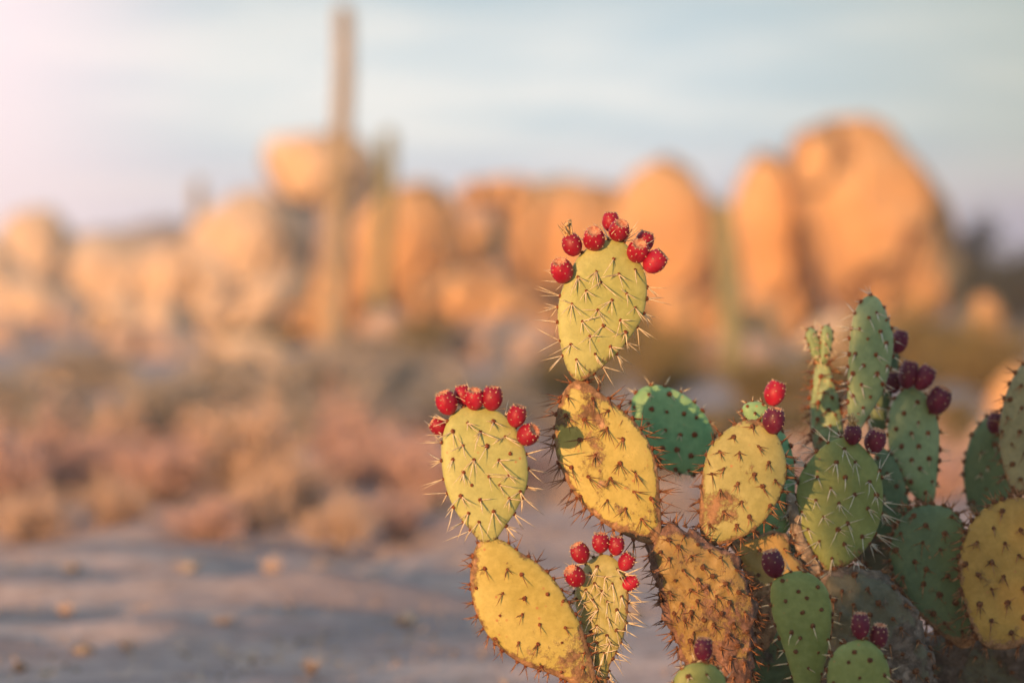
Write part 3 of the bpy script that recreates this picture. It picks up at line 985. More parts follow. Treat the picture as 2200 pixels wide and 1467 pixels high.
DRYG = "dry bushes along the far side of the bare ground"
for i, (px, top, w, d, mt, lab) in enumerate((
    (-30, 905, 420, 8.7, M_DRY, "dry brown bush at the left edge, cut by the frame"),
    (170, 880, 420, 9.1, M_DRY, "dry brown bush below the low whitish rock"),
    (350, 915, 380, 8.8, M_DRY, "low dry bush second from the left, dull brown"),
    (520, 862, 400, 9.0, M_DRY2, "pale dry bush with feathery tips, left of centre in the row"),
    (640, 960, 360, 8.4, M_DRY2, "sunlit straw-coloured bush nearest the bare ground"),
    (800, 868, 420, 9.0, M_DRY, "reddish dry bush left of the low cactus pad"),
    (930, 920, 380, 8.7, M_DRY, "dark dry bush right behind the low cactus pad with red fruits"),
    (1100, 950, 340, 9.3, M_DRY, "dry bush seen between the low pad and the tall pads"),
    (1280, 980, 360, 9.6, M_DRY2, "low dry bush hidden mostly behind the tall yellow pad"),
    (60, 1040, 260, 8.0, M_DRY2, "low straw bush in front of the leftmost dry bush"),
    (255, 1010, 240, 8.2, M_DRY2, "pale low bush in front of the dull brown one"),
    (440, 1060, 240, 7.9, M_DRY, "small reddish bush in front of the feathery pale bush"),
    (560, 1000, 200, 8.1, M_DRY2, "bright feathery bush just left of the sunlit straw one"),
    (720, 1050, 240, 7.8, M_DRY2, "low straw bush right of the sunlit straw one, nearest row"),
    (860, 1040, 220, 8.0, M_DRY, "small brown bush left of the low pad's foot, nearest row"),
    (250, 850, 170, 9.6, M_DRY2, "thin upright pale bush behind the dull brown one"),
    (590, 840, 170, 9.5, M_DRY2, "thin upright bush behind the bright feathery one"),
    (730, 830, 150, 9.7, M_DRY, "thin upright brown bush behind the reddish one"),
    (1600, 930, 380, 8.8, M_DRY, "dry reddish bush behind the red-fruited dull pad"),
    (1800, 900, 380, 9.2, M_DRY2, "dry bush behind the long-spined round pad"),
    (1990, 920, 360, 8.7, M_DRY, "dry reddish bush behind the dark green pad at the right"),
    (2170, 900, 360, 9.0, M_DRY2, "dry bush at the right edge behind the amber pad"),
    (1440, 1030, 300, 10, M_OLIVE, "olive bush in the gap under the blue green pad"),
)):
    shrub_px("dry_bush", "dry", i % 4, px, top, w, d, (M_WOOD, mt), lab, "dry bush", DRYG)

SG = "grey green shrubs at the foot of the boulders"
for i, (px, top, w, d, mt, lab) in enumerate((
    (40, 800, 420, 15, M_SAGE, "grey shrub at the left edge beneath the boulders"),
    (330, 805, 360, 13, M_SAGE, "grey green shrub right of the low whitish rock"),
    (480, 750, 380, 17, M_SAGE, "grey green shrub in front of the tilted slab"),
    (660, 765, 380, 15, M_SAGE, "shrub hiding the foot of the tallest saguaro"),
    (860, 760, 400, 16, M_SAGE, "grey green shrub left of the broad pinkish rock"),
    (1050, 790, 380, 14, M_SAGE, "shrub behind the fruits of the low cactus pad"),
    (1230, 760, 360, 18, M_OLIVE, "olive shrub behind the neck of the top pad"),
    (1420, 690, 300, 20, M_OLIVE, "olive shrub right of the top pad, below the tall round boulder"),
    (1460, 880, 320, 12, M_OLIVE, "golden olive shrub behind the blue green pad"),
    (1650, 770, 320, 19, M_OLIVE, "olive shrub around the foot of the olive saguaro"),
    (1800, 760, 260, 21, M_OLIVE, "olive shrub behind the tall narrow green pad"),
    (1980, 660, 330, 24, M_OLIVE, "big olive shrub under the tallest boulder"),
    (2130, 700, 300, 22, M_OLIVE, "olive shrub at the right edge below the dark trees"),
    (2140, 560, 260, 40, M_DARKLEAF, "dark shrub behind the orange rock right of the tallest boulder"),
    (1900, 680, 240, 31, M_OLIVE, "olive shrub touching the foot of the tallest boulder"),
    (560, 700, 260, 36, M_OLIVE, "olive shrub among the rocks left of the saguaro foot"),
    (890, 690, 240, 33, M_OLIVE, "olive shrub among the rocks right of the shorter saguaro"),
    (2050, 850, 260, 13, M_OLIVE, "olive shrub between the shade-darkened fruits and the edge pad"),
    (120, 850, 420, 12.6, M_SAGE, "grey shrub directly behind the leftmost dry bushes"),
    (420, 845, 440, 13.0, M_SAGE, "grey green shrub behind the feathery pale bush"),
    (700, 835, 440, 12.8, M_SAGE, "grey green shrub behind the reddish dry bush"),
    (960, 830, 400, 13.4, M_SAGE, "grey green shrub behind the fruits of the low lit cactus"),
    (1250, 850, 420, 13.5, M_SAGE, "grey green shrub behind the top of the tall yellow pad"),
    (1500, 870, 420, 12.8, M_OLIVE, "olive shrub behind the blue green pad and its red-fruited neighbour"),
    (1760, 860, 400, 13.4, M_OLIVE, "olive shrub behind the narrow grey pad"),
    (2040, 900, 380, 12.6, M_OLIVE, "olive shrub behind the dark pad near the right edge"),
    (200, 740, 300, 24, M_SAGE, "far grey shrub between the low whitish rock and the boulders"),
    (780, 720, 300, 26, M_SAGE, "far grey shrub right of the tallest saguaro"),
    (1330, 640, 220, 30, M_OLIVE, "far olive shrub touching the right side of the top pad"),
)):
    shrub_px("shrub", "leafy", i % 3, px, top, w, d, (M_WOOD, mt), lab, "shrub", SG)

for i, (px, top, w, d, lab) in enumerate((
    (2085, 480, 200, 50, "dark tree right behind the flank of the tallest boulder"),
    (2210, 530, 260, 46, "dark tree at the right edge of the view"),
    (1545, 440, 70, 60, "dark tree filling the gap between the two tall boulders"),
)):
    x = (px - 1100) / FPX * d
    g = float(ground_z(x, d))
    t = shrub("desert_tree", "crown", i % 2, x, d, w * d / FPX, CAM_H - (top - 733.5) / FPX * d - g, (M_WOOD, M_DARKLEAF), lab, "tree", "dark trees behind the boulders", rz=i)

for x, y, w, h, v, lab in ((-2.12, -1.0, 0.42, 1.66, 0, "unseen tall bush added behind the viewpoint to shade the right-hand pads"),  # this and the next: unseen, added to cast shade on the right
                          (-1.90, -0.6, 0.40, 1.25, 1, "unseen lower bush added for shade in front of the tall one"),
                          (-2.3, 2.6, 1.2, 0.36, 2, "unseen low bush added left of the view to darken the ground")):  # unseen, added to darken the lower-left ground
    shrub("shrub", "leafy", v, x, y, w, h, (M_WOOD, M_OLIVE), lab, "shrub", "unseen bushes added for shade")

# thin warm evening haze
hv = [(x, y, z) for x in (-110, 90) for y in (-7, 200) for z in (-1.6, 13)]
hf = [(0, 1, 3, 2), (4, 6, 7, 5), (0, 4, 5, 1), (2, 3, 7, 6), (0, 2, 6, 4), (1, 5, 7, 3)]
hm = bpy.data.materials.new("evening_haze")
hm.use_nodes = True
hm.node_tree.nodes.remove(hm.node_tree.nodes["Principled BSDF"])
pv_ = hm.node_tree.nodes.new("ShaderNodeVolumePrincipled")
pv_.inputs["Color"].default_value = (0.95, 0.86, 0.86, 1)
pv_.inputs["Density"].default_value = 0.0022
hm.node_tree.links.new(pv_.outputs[0], hm.node_tree.nodes["Material Output"].inputs["Volume"])
hz_ = mesh_obj("haze", hv, hf, hm, None, (0, 0, 0), smooth=False)
tag(hz_, None, None, kind="stuff")

# ------------------------------------------------------------------ ground litter
def litter():
    rg = random.Random(5)
    V, F = [], []
    for _ in range(2600):
        y = 4.4 + rg.random() ** 0.8 * 7.5
        x = rg.uniform(-0.26, 0.26) * y * 1.05
        s = rg.uniform(0.003, 0.010) * (3.0 if rg.random() < 0.06 else 1)
        z = 0.004
        b = len(V)
        q = [np.array(v, float) for v in ((1, 0, 0), (-1, 0, 0), (0, 1, 0), (0, -1, 0), (0, 0, 1), (0, 0, -1))]
        base_z = float(ground_z(x, y)) + 0.035 * noise.noise(Vector((x, y, 0.3)) * 0.9) + 0.014 * noise.fractal(Vector((x, y, 0.3)) * 3.2, 1.0, 2.0, 4)
        for v in q:
            v = v * s * np.array([rg.uniform(.7, 1.3), rg.uniform(.7, 1.3), rg.uniform(.5, .8)])
            V.append(v + np.array([x, y, base_z + z + s * 0.2]))
        for f in ((0, 2, 4), (2, 1, 4), (1, 3, 4), (3, 0, 4), (2, 0, 5), (1, 2, 5), (3, 1, 5), (0, 3, 5)):
            F.append(tuple(b + i for i in f))
    o = mesh_obj("pebbles", V, F, plain("pebble_stone", (0.2, 0.14, 0.1), (0.5, 0.4, 0.32), 6, 0.9), None, (0, 6, 0))
    tag(o, "small pebbles and grit scattered over the bare ground", "pebbles", kind="stuff")
    V, F = [], []
    for _ in range(700):
        y = 5.2 + rg.random() * 5
        x = rg.uniform(-0.25, 0.22) * y
        z = float(ground_z(x, y)) + 0.035 * noise.noise(Vector((x, y, 0.3)) * 0.9)
        for _ in range(rg.randint(5, 14)):
            d = np.array([rg.gauss(0, .5), rg.gauss(0, .5), rg.uniform(.4, 1.2)])
            L = rg.uniform(0.012, 0.05)
            p = np.array([x + rg.gauss(0, .012), y + rg.gauss(0, .012), z])
            u, v, n = basis(d)
            b = len(V)
            V += [p - u * 0.0012, p + u * 0.0012, p + n * L]
            F.append((b, b + 1, b + 2))
    for _ in range(3200):
        y = 8.1 + rg.random() * 2.2
        x = rg.uniform(-0.25, 0.1) * y
        z = float(ground_z(x, y)) - 0.02
        hgt = rg.uniform(0.05, 0.19) * (0.5 + 0.9 * abs(noise.noise(Vector((x * 2, y, 5)))) * 1.6)
        for _ in range(7):
            d = np.array([rg.gauss(0, .4), rg.gauss(0, .4), rg.uniform(.6, 1.2)])
            p = np.array([x + rg.gauss(0, .03), y + rg.gauss(0, .03), z])
            u, v, n = basis(d)
            b = len(V)
            V += [p - u * 0.003, p + u * 0.003, p + n * hgt * rg.uniform(.6, 1.2)]
            F.append((b, b + 1, b + 2))
    o = mesh_obj("dry_grass", V, F, M_DRY2, None, (0, 6, 0), smooth=False)
    tag(o, "short dry grass sprinkled over the bare ground", "dry grass", kind="stuff")


litter()


def tuft_mesh(seed):
    rg = random.Random(seed)
    V, F = [], []
    for _ in range(170):
        a = rg.random() * 6.283
        t = rg.random() ** 0.6 * 0.75
        d = np.array([math.cos(a) * t, math.sin(a) * t, 1.0]); d /= np.linalg.norm(d)
        L = rg.uniform(0.5, 1.05)
        p = np.array([math.cos(a), math.sin(a), 0]) * rg.random() * 0.12
        u, v, n = basis(d)
        b = len(V)
        w = 0.016
        m = p + d * L * 0.6
        e = p + d * L + np.array([math.cos(a), math.sin(a), -0.4]) * 0.12
        V += [p - u * w, p + u * w, m + u * w * .8, m - u * w * .8, e]
        F += [(b, b + 1, b + 2, b + 3), (b + 3, b + 2, b + 4)]
    return np.array(V), F


TUFT = [mesh_only("grass_tuft", *tuft_mesh(i), M_DRY2) for i in range(3)]
for i, (px, py, h, lab) in enumerate((
    (685, 1262, 62, "bright straw tuft right of its twin, below the dry bushes"),
    (583, 1262, 58, "bright straw tuft, left one of the pair below the dry bushes"),
    (640, 1300, 44, "short greenish tuft just in front of the bright pair"),
    (668, 1448, 52, "dry tuft alone near the bottom, left of the cactus"),
    (475, 1355, 52, "faint tuft in the middle of the bare ground"),
    (270, 1395, 44, "brown tuft low on the bare ground at the left"),
    (140, 1325, 42, "straw tuft near the left edge, in the lit strip"),
    (70, 1245, 52, "dry tuft at the far left under the dry bushes"),
    (205, 1240, 48, "dry tuft second from the left under the dry bushes"),
    (400, 1255, 52, "wide dry tuft in the lit strip, left of the bright pair"),
    (320, 1285, 40, "small tuft in the lit strip below the low dry bush"),
    (800, 1270, 38, "grey tuft between the bright pair and the cactus"),
    (930, 1290, 40, "greenish tuft left of the lower yellow pad"),
    (860, 1345, 36, "flat dry tuft left of the lower yellow pad, nearer the viewer"),
    (700, 1370, 30, "low flat tuft above the lone bottom one"),
)):
    d = CAM_H * FPX / (py - 733.5)
    x = (px - 1100) / FPX * d
    o = bpy.data.objects.new("grass_tuft", TUFT[i % 3])
    COL.objects.link(o)
    o.location = (x, d, float(ground_z(x, d)))
    s = h * d / FPX
    o.scale = (s * 0.9, s * 0.9, s) if i < 2 else (s * 1.1, s * 1.1, s * 0.8)
    o.rotation_euler = (0, 0, i * 1.3)
    tag(o, lab, "grass tuft", "dry grass tufts on the bare ground")


# ------------------------------------------------------------------ prickly pears
def plant_at(px, depth, label):
    return empty("prickly_pear", ((px - 1100) / FPX * depth, depth, 0.0), label, "prickly pear", "prickly pear cacti in the foreground")


# 1 low left plant
pl = plant_at(1285, 3.56, "low lit prickly pear at the left, two stacked yellow pads and a bristly small one")
A = make_pad(pl, [(1027, 1166), (1052, 1157), (1080, 1160), (1112, 1182), (1155, 1209), (1191, 1245), (1218, 1286), (1245, 1336), (1264, 1386), (1277, 1436), (1288, 1490), (1270, 1510), (1236, 1475), (1182, 1447), (1123, 1427), (1077, 1395), (1045, 1359), (1020, 1309), (1010, 1255), (1013, 1205)],
             3.56, "gold", lean=-0.02, turn=0.12, cork=0.20, blotch=0.6, base=(1280, 1500), tip=(1050, 1160), spacing=66, spine="brown", slen=0.024, count=(1, 3), rim_step=0.38)
A2 = make_pad(pl, [(1032, 1162), (1005, 1132), (975, 1091), (955, 1036), (948, 982), (951, 936), (968, 893), (1000, 874), (1040, 874), (1078, 888), (1108, 920), (1127, 962), (1135, 1012), (1129, 1052), (1109, 1095), (1086, 1130), (1062, 1160)],
              3.55, "lime", lean=0.03, turn=0.1, cork=0.0, blotch=0.1, base=(1046, 1162), tip=(1040, 872), spacing=52, spine="pale", slen=0.042, count=(2, 4), areole=0.0034)
for a in ((960, 866, 46, -0.4, -1, .3), (995, 850, 40, -0.15, -1, .1), (1019, 858, 42, 0, -1, .55), (1058, 856, 46, 0.1, -1, .15), (1110, 894, 42, .3, -1, .2), (1133, 934, 46, .75, -.6, .8), (945, 917, 38, -.9, -.6, .2)):
    make_fruit(A2, a[0], a[1], a[2], 3.54 + (0.02 if a[0] in (995, 945) else 0), a[3], a[4], a[5])
A3 = make_pad(pl, [(1291, 1191), (1264, 1205), (1245, 1238), (1234, 1277), (1239, 1309), (1250, 1345), (1264, 1391), (1280, 1440), (1284, 1500), (1300, 1500), (1308, 1436), (1323, 1405), (1341, 1359), (1350, 1300), (1348, 1255), (1336, 1218), (1314, 1195)],
              3.60, "dull", lean=0.02, turn=-0.55, cork=0.12, blotch=0.5, base=(1290, 1495), tip=(1295, 1191), spacing=34, spine="pale", slen=0.036, count=(2, 4), tubercle=0.0035, areole=0.003, centre=(1293, 1300))
for a in ((1247, 1188, 40, -.5, -1, .3), (1290, 1166, 38, 0, -1, .2), (1324, 1172, 36, .1, -1, .1), (1346, 1207, 36, .6, -.9, .2), (1354, 1252, 32, .9, -.5, 0), (1236, 1238, 44, -.5, -.7, .55)):
    make_fruit(A3, a[0], a[1], a[2], 3.58, a[3], a[4], a[5])

# 2 tall centre plant
pc = plant_at(1540, 3.68, "tallest prickly pear in the centre, lit yellow pads on a barky stump pad")
S = make_pad(pc, [(1389, 1150), (1405, 1128), (1445, 1124), (1474, 1132), (1505, 1152), (1530, 1168), (1560, 1178), (1588, 1209), (1606, 1249), (1622, 1292), (1626, 1330), (1622, 1380), (1612, 1450), (1600, 1510), (1540, 1525), (1490, 1500), (1462, 1410), (1441, 1357), (1424, 1306), (1410, 1249), (1396, 1195)],
             3.68, "umber", lean=-0.03, turn=0.1, thick=0.028, cork=0.74, blotch=1.0, base=(1570, 1520), tip=(1440, 1125), spacing=42, spine="brown", slen=0.026, count=(2, 4), tubercle=0.005, ragged=0.014, areole=0.0042, rough=0.005, rim_step=0.4, bark=(0.27, 0.145, 0.105), label="old barky lower pad, tan and rough")
B = make_pad(pc, [(1226, 822), (1243, 817), (1260, 820), (1284, 838), (1322, 868), (1355, 895), (1378, 923), (1397, 955), (1410, 991), (1416, 1032), (1418, 1073), (1421, 1120), (1418, 1152), (1395, 1168), (1355, 1155), (1308, 1131), (1265, 1097), (1232, 1059), (1210, 1018), (1195, 975), (1191, 930), (1197, 882), (1208, 846)],
             3.66, "gold", lean=0.04, turn=0.05, cork=0.30, blotch=1.0, base=(1412, 1160), tip=(1243, 818), spacing=66, spine="brown", slen=0.036, count=(3, 5), rim_step=0.36, areole=0.004)
C = make_pad(pc, [(1240, 818), (1225, 805), (1213, 778), (1205, 745), (1199, 705), (1199, 660), (1209, 616), (1227, 579), (1246, 547), (1273, 527), (1305, 515), (1335, 517), (1358, 540), (1377, 567), (1387, 592), (1390, 620), (1387, 655), (1377, 688), (1360, 716), (1333, 751), (1310, 774), (1284, 796), (1260, 814)],
             3.65, "lime", lean=-0.06, turn=0.08, cork=0.02, blotch=0.2, base=(1246, 818), tip=(1312, 514), spacing=54, spine="pale", slen=0.042, count=(2, 4), areole=0.0034)
for a in ((1207, 583, 48, -.3, -1, .75, False), (1230, 527, 42, -.35, -1, .1, True), (1276, 514, 48, -.1, -1, 1.2, False), (1312, 477, 37, 0, -1, .1, False), (1330, 497, 44, .3, -1, 1.1, False), (1384, 520, 40, .3, -1, .2, False), (1371, 541, 48, .1, -1, 1.3, False), (1406, 563, 47, .8, -.75, .2, False)):
    make_fruit(C, a[0], a[1], a[2], 3.645 + (0.03 if a[0] in (1312, 1384) else -0.012), a[3], a[4], a[5], flower=a[6])
D = make_pad(pc, [(1356, 865), (1375, 836), (1406, 827), (1442, 834), (1472, 849), (1499, 871), (1521, 901), (1534, 936), (1532, 969), (1518, 1000), (1495, 1020), (1465, 1018), (1435, 1010), (1408, 995), (1384, 955), (1362, 908)],
             3.905, "jade", lean=0.05, turn=-0.1, cork=0.0, blotch=0.2, base=(1525, 1030), tip=(1395, 830), spacing=50, spine="pale", slen=0.022, count=(0, 2), areole=0.0048)
E_ = make_pad(pc, [(1519, 1170), (1506, 1152), (1502, 1110), (1505, 1059), (1509, 1018), (1521, 969), (1545, 936), (1575, 914), (1605, 901), (1638, 906), (1668, 932), (1686, 975), (1691, 1018), (1681, 1054), (1664, 1089), (1641, 1120), (1608, 1147), (1567, 1164), (1540, 1172)],
              3.70, "dull", lean=0.06, turn=-0.05, cork=0.16, blotch=0.7, base=(1525, 1172), tip=(1630, 902), spacing=58, spine="brown", slen=0.026, count=(3, 4), areole=0.004, rim_step=0.45)
make_fruit(E_, 1663, 904, 48, 3.69, .15, -1, .25, h=56, dark=True)
F_ = make_pad(pc, [(1595, 882), (1600, 868), (1618, 862), (1640, 865), (1652, 880), (1648, 900), (1632, 910), (1608, 906)],
              3.78, "jade", cork=0.05, base=(1625, 910), tip=(1620, 862), spacing=30, spine="pale", slen=0.012, count=(0, 1), areole=0.003, thick=0.008)
make_fruit(F_, 1665, 845, 45, 3.77, .35, -1, .1, h=54)
G = make_pad(pc, [(1620, 932), (1672, 922), (1697, 955), (1707, 1010), (1706, 1080), (1692, 1140), (1640, 1176), (1580, 1187), (1560, 1125), (1588, 1000)],
             3.82, "jade", lean=0.05, cork=0.05, base=(1570, 1190), tip=(1670, 922), spacing=54, spine="white", slen=0.03, count=(1, 3), areole=0.0045)
T = make_pad(pc, [(1572, 1168), (1600, 1155), (1635, 1143), (1672, 1136), (1694, 1158), (1704, 1188), (1722, 1203), (1724, 1235), (1700, 1290), (1672, 1350), (1640, 1400), (1615, 1360), (1612, 1270), (1590, 1209)],
             3.78, "amber", lean=0.03, turn=0.0, cork=0.45, blotch=1.0, base=(1635, 1395), tip=(1660, 1138), spacing=54, spine="brown", slen=0.02, count=(2, 3), thick=0.015, rough=0.002, ragged=0.006)

# 3 shaded right plant
prr = plant_at(1860, 3.86, "shaded prickly pear right of centre, long-spined round pad and tall narrow pads")
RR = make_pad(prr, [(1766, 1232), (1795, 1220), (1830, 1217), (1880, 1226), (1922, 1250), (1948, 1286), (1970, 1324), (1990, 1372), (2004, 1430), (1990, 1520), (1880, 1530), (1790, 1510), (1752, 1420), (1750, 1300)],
              3.80, "shade_murk", lean=-0.02, turn=0.05, thick=0.03, cork=0.6, blotch=1.0, base=(1870, 1525), tip=(1840, 1218), spacing=52, spine="brown", slen=0.024, count=(1, 3), tubercle=0.004, ragged=0.01, rough=0.004, areole=0.005, bark=(0.20, 0.15, 0.12), label="old grey barky base pad with dark crusted rim")
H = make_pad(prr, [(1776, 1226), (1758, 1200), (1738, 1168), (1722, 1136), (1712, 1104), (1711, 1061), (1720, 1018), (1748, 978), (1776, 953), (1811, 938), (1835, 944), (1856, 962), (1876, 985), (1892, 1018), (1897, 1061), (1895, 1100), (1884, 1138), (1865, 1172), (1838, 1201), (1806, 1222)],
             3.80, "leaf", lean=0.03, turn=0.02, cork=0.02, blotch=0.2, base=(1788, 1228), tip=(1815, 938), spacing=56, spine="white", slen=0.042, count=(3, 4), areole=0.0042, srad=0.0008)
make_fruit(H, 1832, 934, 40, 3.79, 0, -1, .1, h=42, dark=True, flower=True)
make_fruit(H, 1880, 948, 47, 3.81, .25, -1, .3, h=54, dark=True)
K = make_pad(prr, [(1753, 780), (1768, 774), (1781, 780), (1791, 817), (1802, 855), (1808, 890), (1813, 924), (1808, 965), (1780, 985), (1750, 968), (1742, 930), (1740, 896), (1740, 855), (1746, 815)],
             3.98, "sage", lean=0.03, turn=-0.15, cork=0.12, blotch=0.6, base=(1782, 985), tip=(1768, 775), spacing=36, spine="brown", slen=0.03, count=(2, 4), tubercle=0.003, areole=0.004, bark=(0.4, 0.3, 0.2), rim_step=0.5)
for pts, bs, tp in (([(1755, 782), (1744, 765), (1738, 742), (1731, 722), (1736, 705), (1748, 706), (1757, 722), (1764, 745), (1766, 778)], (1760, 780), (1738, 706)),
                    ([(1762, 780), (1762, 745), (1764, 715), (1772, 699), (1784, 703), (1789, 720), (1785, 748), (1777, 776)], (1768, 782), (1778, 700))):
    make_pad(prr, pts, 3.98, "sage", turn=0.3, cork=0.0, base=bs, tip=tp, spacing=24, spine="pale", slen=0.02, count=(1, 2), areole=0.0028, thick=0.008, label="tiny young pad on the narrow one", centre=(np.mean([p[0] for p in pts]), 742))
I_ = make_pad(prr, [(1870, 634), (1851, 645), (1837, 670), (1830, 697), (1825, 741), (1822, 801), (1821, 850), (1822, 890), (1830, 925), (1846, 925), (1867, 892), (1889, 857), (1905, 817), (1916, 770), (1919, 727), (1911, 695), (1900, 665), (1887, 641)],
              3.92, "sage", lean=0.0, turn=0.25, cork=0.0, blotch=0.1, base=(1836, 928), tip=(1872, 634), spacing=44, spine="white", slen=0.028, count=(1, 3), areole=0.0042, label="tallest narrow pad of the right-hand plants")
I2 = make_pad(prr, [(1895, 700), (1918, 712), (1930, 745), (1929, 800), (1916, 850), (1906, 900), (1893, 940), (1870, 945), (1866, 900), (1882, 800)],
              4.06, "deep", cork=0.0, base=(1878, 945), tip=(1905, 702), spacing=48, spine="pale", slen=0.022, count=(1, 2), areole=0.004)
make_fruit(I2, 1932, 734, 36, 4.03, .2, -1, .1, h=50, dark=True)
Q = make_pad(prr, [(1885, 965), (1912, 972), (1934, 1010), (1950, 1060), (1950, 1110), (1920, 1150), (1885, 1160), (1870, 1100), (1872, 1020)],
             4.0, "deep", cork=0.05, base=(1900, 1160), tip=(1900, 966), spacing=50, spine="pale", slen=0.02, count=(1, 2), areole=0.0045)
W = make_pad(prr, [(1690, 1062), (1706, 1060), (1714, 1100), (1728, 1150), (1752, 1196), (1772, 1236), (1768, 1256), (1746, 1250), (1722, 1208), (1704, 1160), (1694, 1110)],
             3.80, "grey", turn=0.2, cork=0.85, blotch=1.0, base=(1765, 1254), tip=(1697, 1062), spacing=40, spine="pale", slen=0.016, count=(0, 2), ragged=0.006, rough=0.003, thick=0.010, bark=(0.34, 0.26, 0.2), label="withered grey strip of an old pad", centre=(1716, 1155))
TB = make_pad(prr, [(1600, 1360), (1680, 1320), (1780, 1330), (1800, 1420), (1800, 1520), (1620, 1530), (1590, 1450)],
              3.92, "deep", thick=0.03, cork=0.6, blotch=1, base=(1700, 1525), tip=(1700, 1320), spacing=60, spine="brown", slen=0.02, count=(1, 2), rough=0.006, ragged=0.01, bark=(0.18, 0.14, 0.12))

# 4 right edge plant
pe = plant_at(2110, 4.0, "prickly pear at the right edge, big amber pad beside a dark green one")
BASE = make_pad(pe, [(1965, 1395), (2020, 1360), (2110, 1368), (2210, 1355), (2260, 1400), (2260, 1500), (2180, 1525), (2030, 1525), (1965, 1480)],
                3.99, "shade_murk", thick=0.035, cork=0.7, blotch=1, base=(2110, 1522), tip=(2110, 1360), spacing=60, spine="brown", slen=0.02, count=(1, 2), rough=0.006, ragged=0.012, bark=(0.16, 0.12, 0.1), label="woody base of the plant, darkened for shade")
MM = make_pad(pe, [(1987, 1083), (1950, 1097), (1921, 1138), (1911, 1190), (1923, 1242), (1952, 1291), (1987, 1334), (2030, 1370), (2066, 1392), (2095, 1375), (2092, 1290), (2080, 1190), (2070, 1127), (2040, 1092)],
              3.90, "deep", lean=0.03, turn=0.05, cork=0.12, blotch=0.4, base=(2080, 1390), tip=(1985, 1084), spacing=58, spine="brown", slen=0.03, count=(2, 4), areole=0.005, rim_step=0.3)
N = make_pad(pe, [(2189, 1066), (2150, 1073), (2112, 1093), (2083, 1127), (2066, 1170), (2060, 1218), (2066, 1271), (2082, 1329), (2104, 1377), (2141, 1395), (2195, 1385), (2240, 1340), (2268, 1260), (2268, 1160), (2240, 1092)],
             3.84, "dim_ochre", lean=0.04, turn=0.05, cork=0.2, blotch=0.5, base=(2150, 1395), tip=(2170, 1070), spacing=60, spine="brown", slen=0.028, count=(3, 5), areole=0.005, rim_step=0.34, label="big amber pad with brown star spines")
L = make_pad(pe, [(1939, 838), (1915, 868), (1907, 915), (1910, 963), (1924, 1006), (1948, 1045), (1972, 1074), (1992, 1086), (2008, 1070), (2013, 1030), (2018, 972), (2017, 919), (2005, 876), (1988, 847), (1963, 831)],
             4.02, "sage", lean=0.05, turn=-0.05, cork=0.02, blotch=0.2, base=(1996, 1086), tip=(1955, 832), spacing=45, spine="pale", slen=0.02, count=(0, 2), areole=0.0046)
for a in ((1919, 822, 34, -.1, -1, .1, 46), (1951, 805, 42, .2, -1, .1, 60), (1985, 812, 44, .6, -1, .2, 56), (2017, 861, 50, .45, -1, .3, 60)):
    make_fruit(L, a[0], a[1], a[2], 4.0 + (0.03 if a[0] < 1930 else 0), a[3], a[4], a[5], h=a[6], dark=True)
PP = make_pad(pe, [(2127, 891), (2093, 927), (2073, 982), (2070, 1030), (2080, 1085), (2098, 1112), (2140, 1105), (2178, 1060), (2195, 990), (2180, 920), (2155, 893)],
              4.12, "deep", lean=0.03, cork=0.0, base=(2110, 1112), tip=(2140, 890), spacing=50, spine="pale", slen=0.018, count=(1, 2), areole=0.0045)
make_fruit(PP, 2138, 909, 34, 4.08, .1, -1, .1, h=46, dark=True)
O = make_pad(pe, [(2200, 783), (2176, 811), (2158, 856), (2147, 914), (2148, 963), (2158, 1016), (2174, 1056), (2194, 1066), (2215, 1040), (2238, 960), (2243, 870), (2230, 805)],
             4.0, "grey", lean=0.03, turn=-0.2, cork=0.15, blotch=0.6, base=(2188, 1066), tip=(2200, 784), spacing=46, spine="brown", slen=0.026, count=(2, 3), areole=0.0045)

# 5-7 small plants in front
pu = plant_at(1735, 3.48, "small olive green prickly pear in the shade, one oval pad with a shade-darkened fruit")
U = make_pad(pu, [(1656, 1262), (1668, 1242), (1698, 1228), (1732, 1228), (1760, 1244), (1778, 1268), (1786, 1300), (1787, 1335), (1782, 1375), (1774, 1420), (1762, 1470), (1748, 1515), (1722, 1518), (1704, 1460), (1686, 1400), (1668, 1350), (1657, 1308)],
             3.48, "leaf", lean=-0.03, cork=0.02, blotch=0.2, base=(1736, 1518), tip=(1712, 1228), spacing=52, spine="pale", slen=0.022, count=(0, 1), areole=0.0036)
make_fruit(U, 1662, 1211, 48, 3.48, -.25, -1, .15, h=60, dark=True)
pv = plant_at(1842, 3.42, "lowest small green prickly pear at the bottom edge, two pink-crowned fruits")
Vv = make_pad(pv, [(1820, 1380), (1856, 1373), (1886, 1390), (1906, 1420), (1912, 1460), (1895, 1510), (1850, 1532), (1800, 1510), (1778, 1470), (1780, 1425), (1797, 1395)],
              3.42, "leaf", lean=-0.02, cork=0.05, blotch=0.3, base=(1846, 1532), tip=(1845, 1374), spacing=54, spine="pale", slen=0.018, count=(0, 1), areole=0.004)
make_fruit(Vv, 1848, 1344, 41, 3.42, 0, -1, .1, h=56, dark=True)
make_fruit(Vv, 1888, 1367, 41, 3.43, .1, -1, .25, h=54, dark=True)
px_ = plant_at(1500, 3.42, "small prickly pear at the foot of the barky stump, one fruit on top")
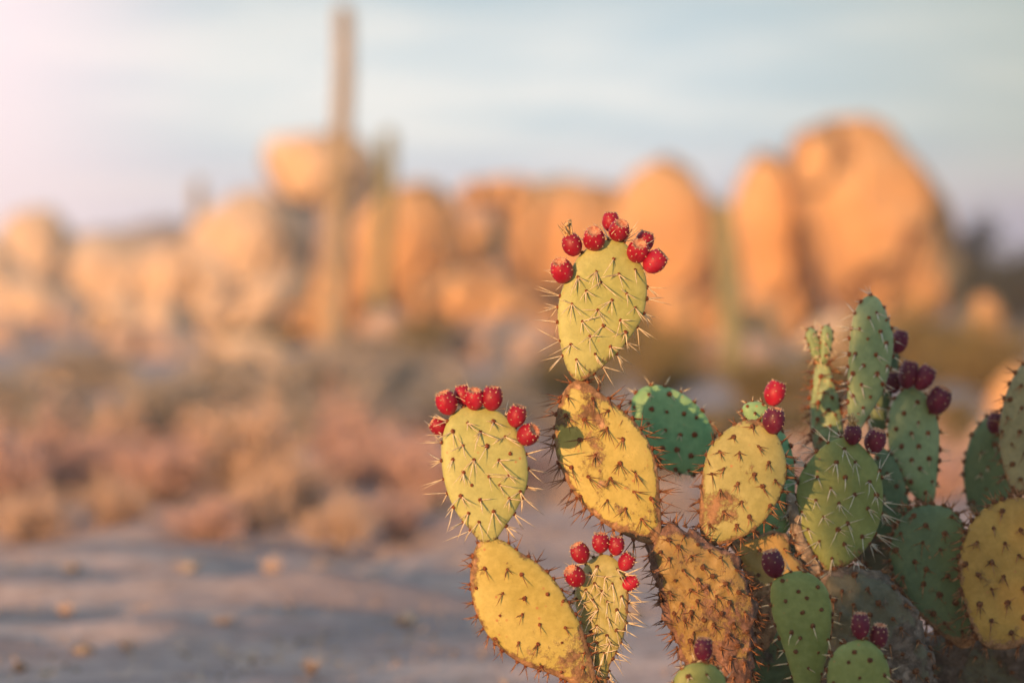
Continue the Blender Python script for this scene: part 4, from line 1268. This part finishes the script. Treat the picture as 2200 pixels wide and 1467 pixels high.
X = make_pad(px_, [(1446, 1462), (1465, 1434), (1499, 1422), (1533, 1428), (1558, 1456), (1560, 1500), (1530, 1532), (1475, 1532), (1446, 1500)],
             3.42, "leaf", lean=-0.02, cork=0.05, base=(1500, 1532), tip=(1500, 1422), spacing=50, spine="pale", slen=0.02, count=(0, 2), areole=0.004)
make_fruit(X, 1511, 1395, 40, 3.42, .05, -1, .1, h=50, dark=True)


# older barky pads that carry the visible ones down to the ground
def trunk(plant, cx, top, w, depth, bark=(0.3, 0.2, 0.14)):
    bot = 733.5 + CAM_H * FPX / depth + 25
    pts = [(cx - w * .28, top), (cx + w * .28, top), (cx + w * .5, top + (bot - top) * .3), (cx + w * .52, top + (bot - top) * .6), (cx + w * .3, bot), (cx - w * .3, bot),
           (cx - w * .52, top + (bot - top) * .6), (cx - w * .5, top + (bot - top) * .3)]
    make_pad(plant, pts, depth, "shade_murk", thick=0.028, cork=0.6, blotch=1, base=(cx, bot), tip=(cx, top), spacing=60, spine="brown", slen=0.02,
             count=(1, 2), rough=0.005, ragged=0.01, areole=0.0045, bark=bark, label="old barky base pad at the ground")


trunk(pl, 1285, 1480, 150, 3.57)
trunk(pc, 1550, 1480, 200, 3.69)
trunk(prr, 1870, 1470, 240, 3.82)
trunk(prr, 1690, 1470, 150, 3.92)
trunk(pe, 2110, 1460, 280, 3.97)
trunk(pu, 1735, 1490, 130, 3.49)
trunk(pv, 1845, 1505, 130, 3.43)
trunk(px_, 1500, 1505, 120, 3.43)

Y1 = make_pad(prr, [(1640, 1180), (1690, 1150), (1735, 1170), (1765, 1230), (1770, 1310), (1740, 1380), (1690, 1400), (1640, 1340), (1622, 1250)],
              4.02, "shade_murk", cork=0.5, blotch=1, base=(1695, 1400), tip=(1690, 1150), spacing=52, spine="brown", slen=0.022, count=(1, 3), areole=0.005, bark=(0.22, 0.14, 0.1))
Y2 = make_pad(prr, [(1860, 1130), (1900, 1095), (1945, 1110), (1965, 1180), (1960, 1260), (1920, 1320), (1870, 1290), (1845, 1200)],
              4.08, "shade_murk", cork=0.3, blotch=1, base=(1910, 1322), tip=(1905, 1096), spacing=52, spine="brown", slen=0.024, count=(1, 3), areole=0.005, bark=(0.2, 0.14, 0.1))
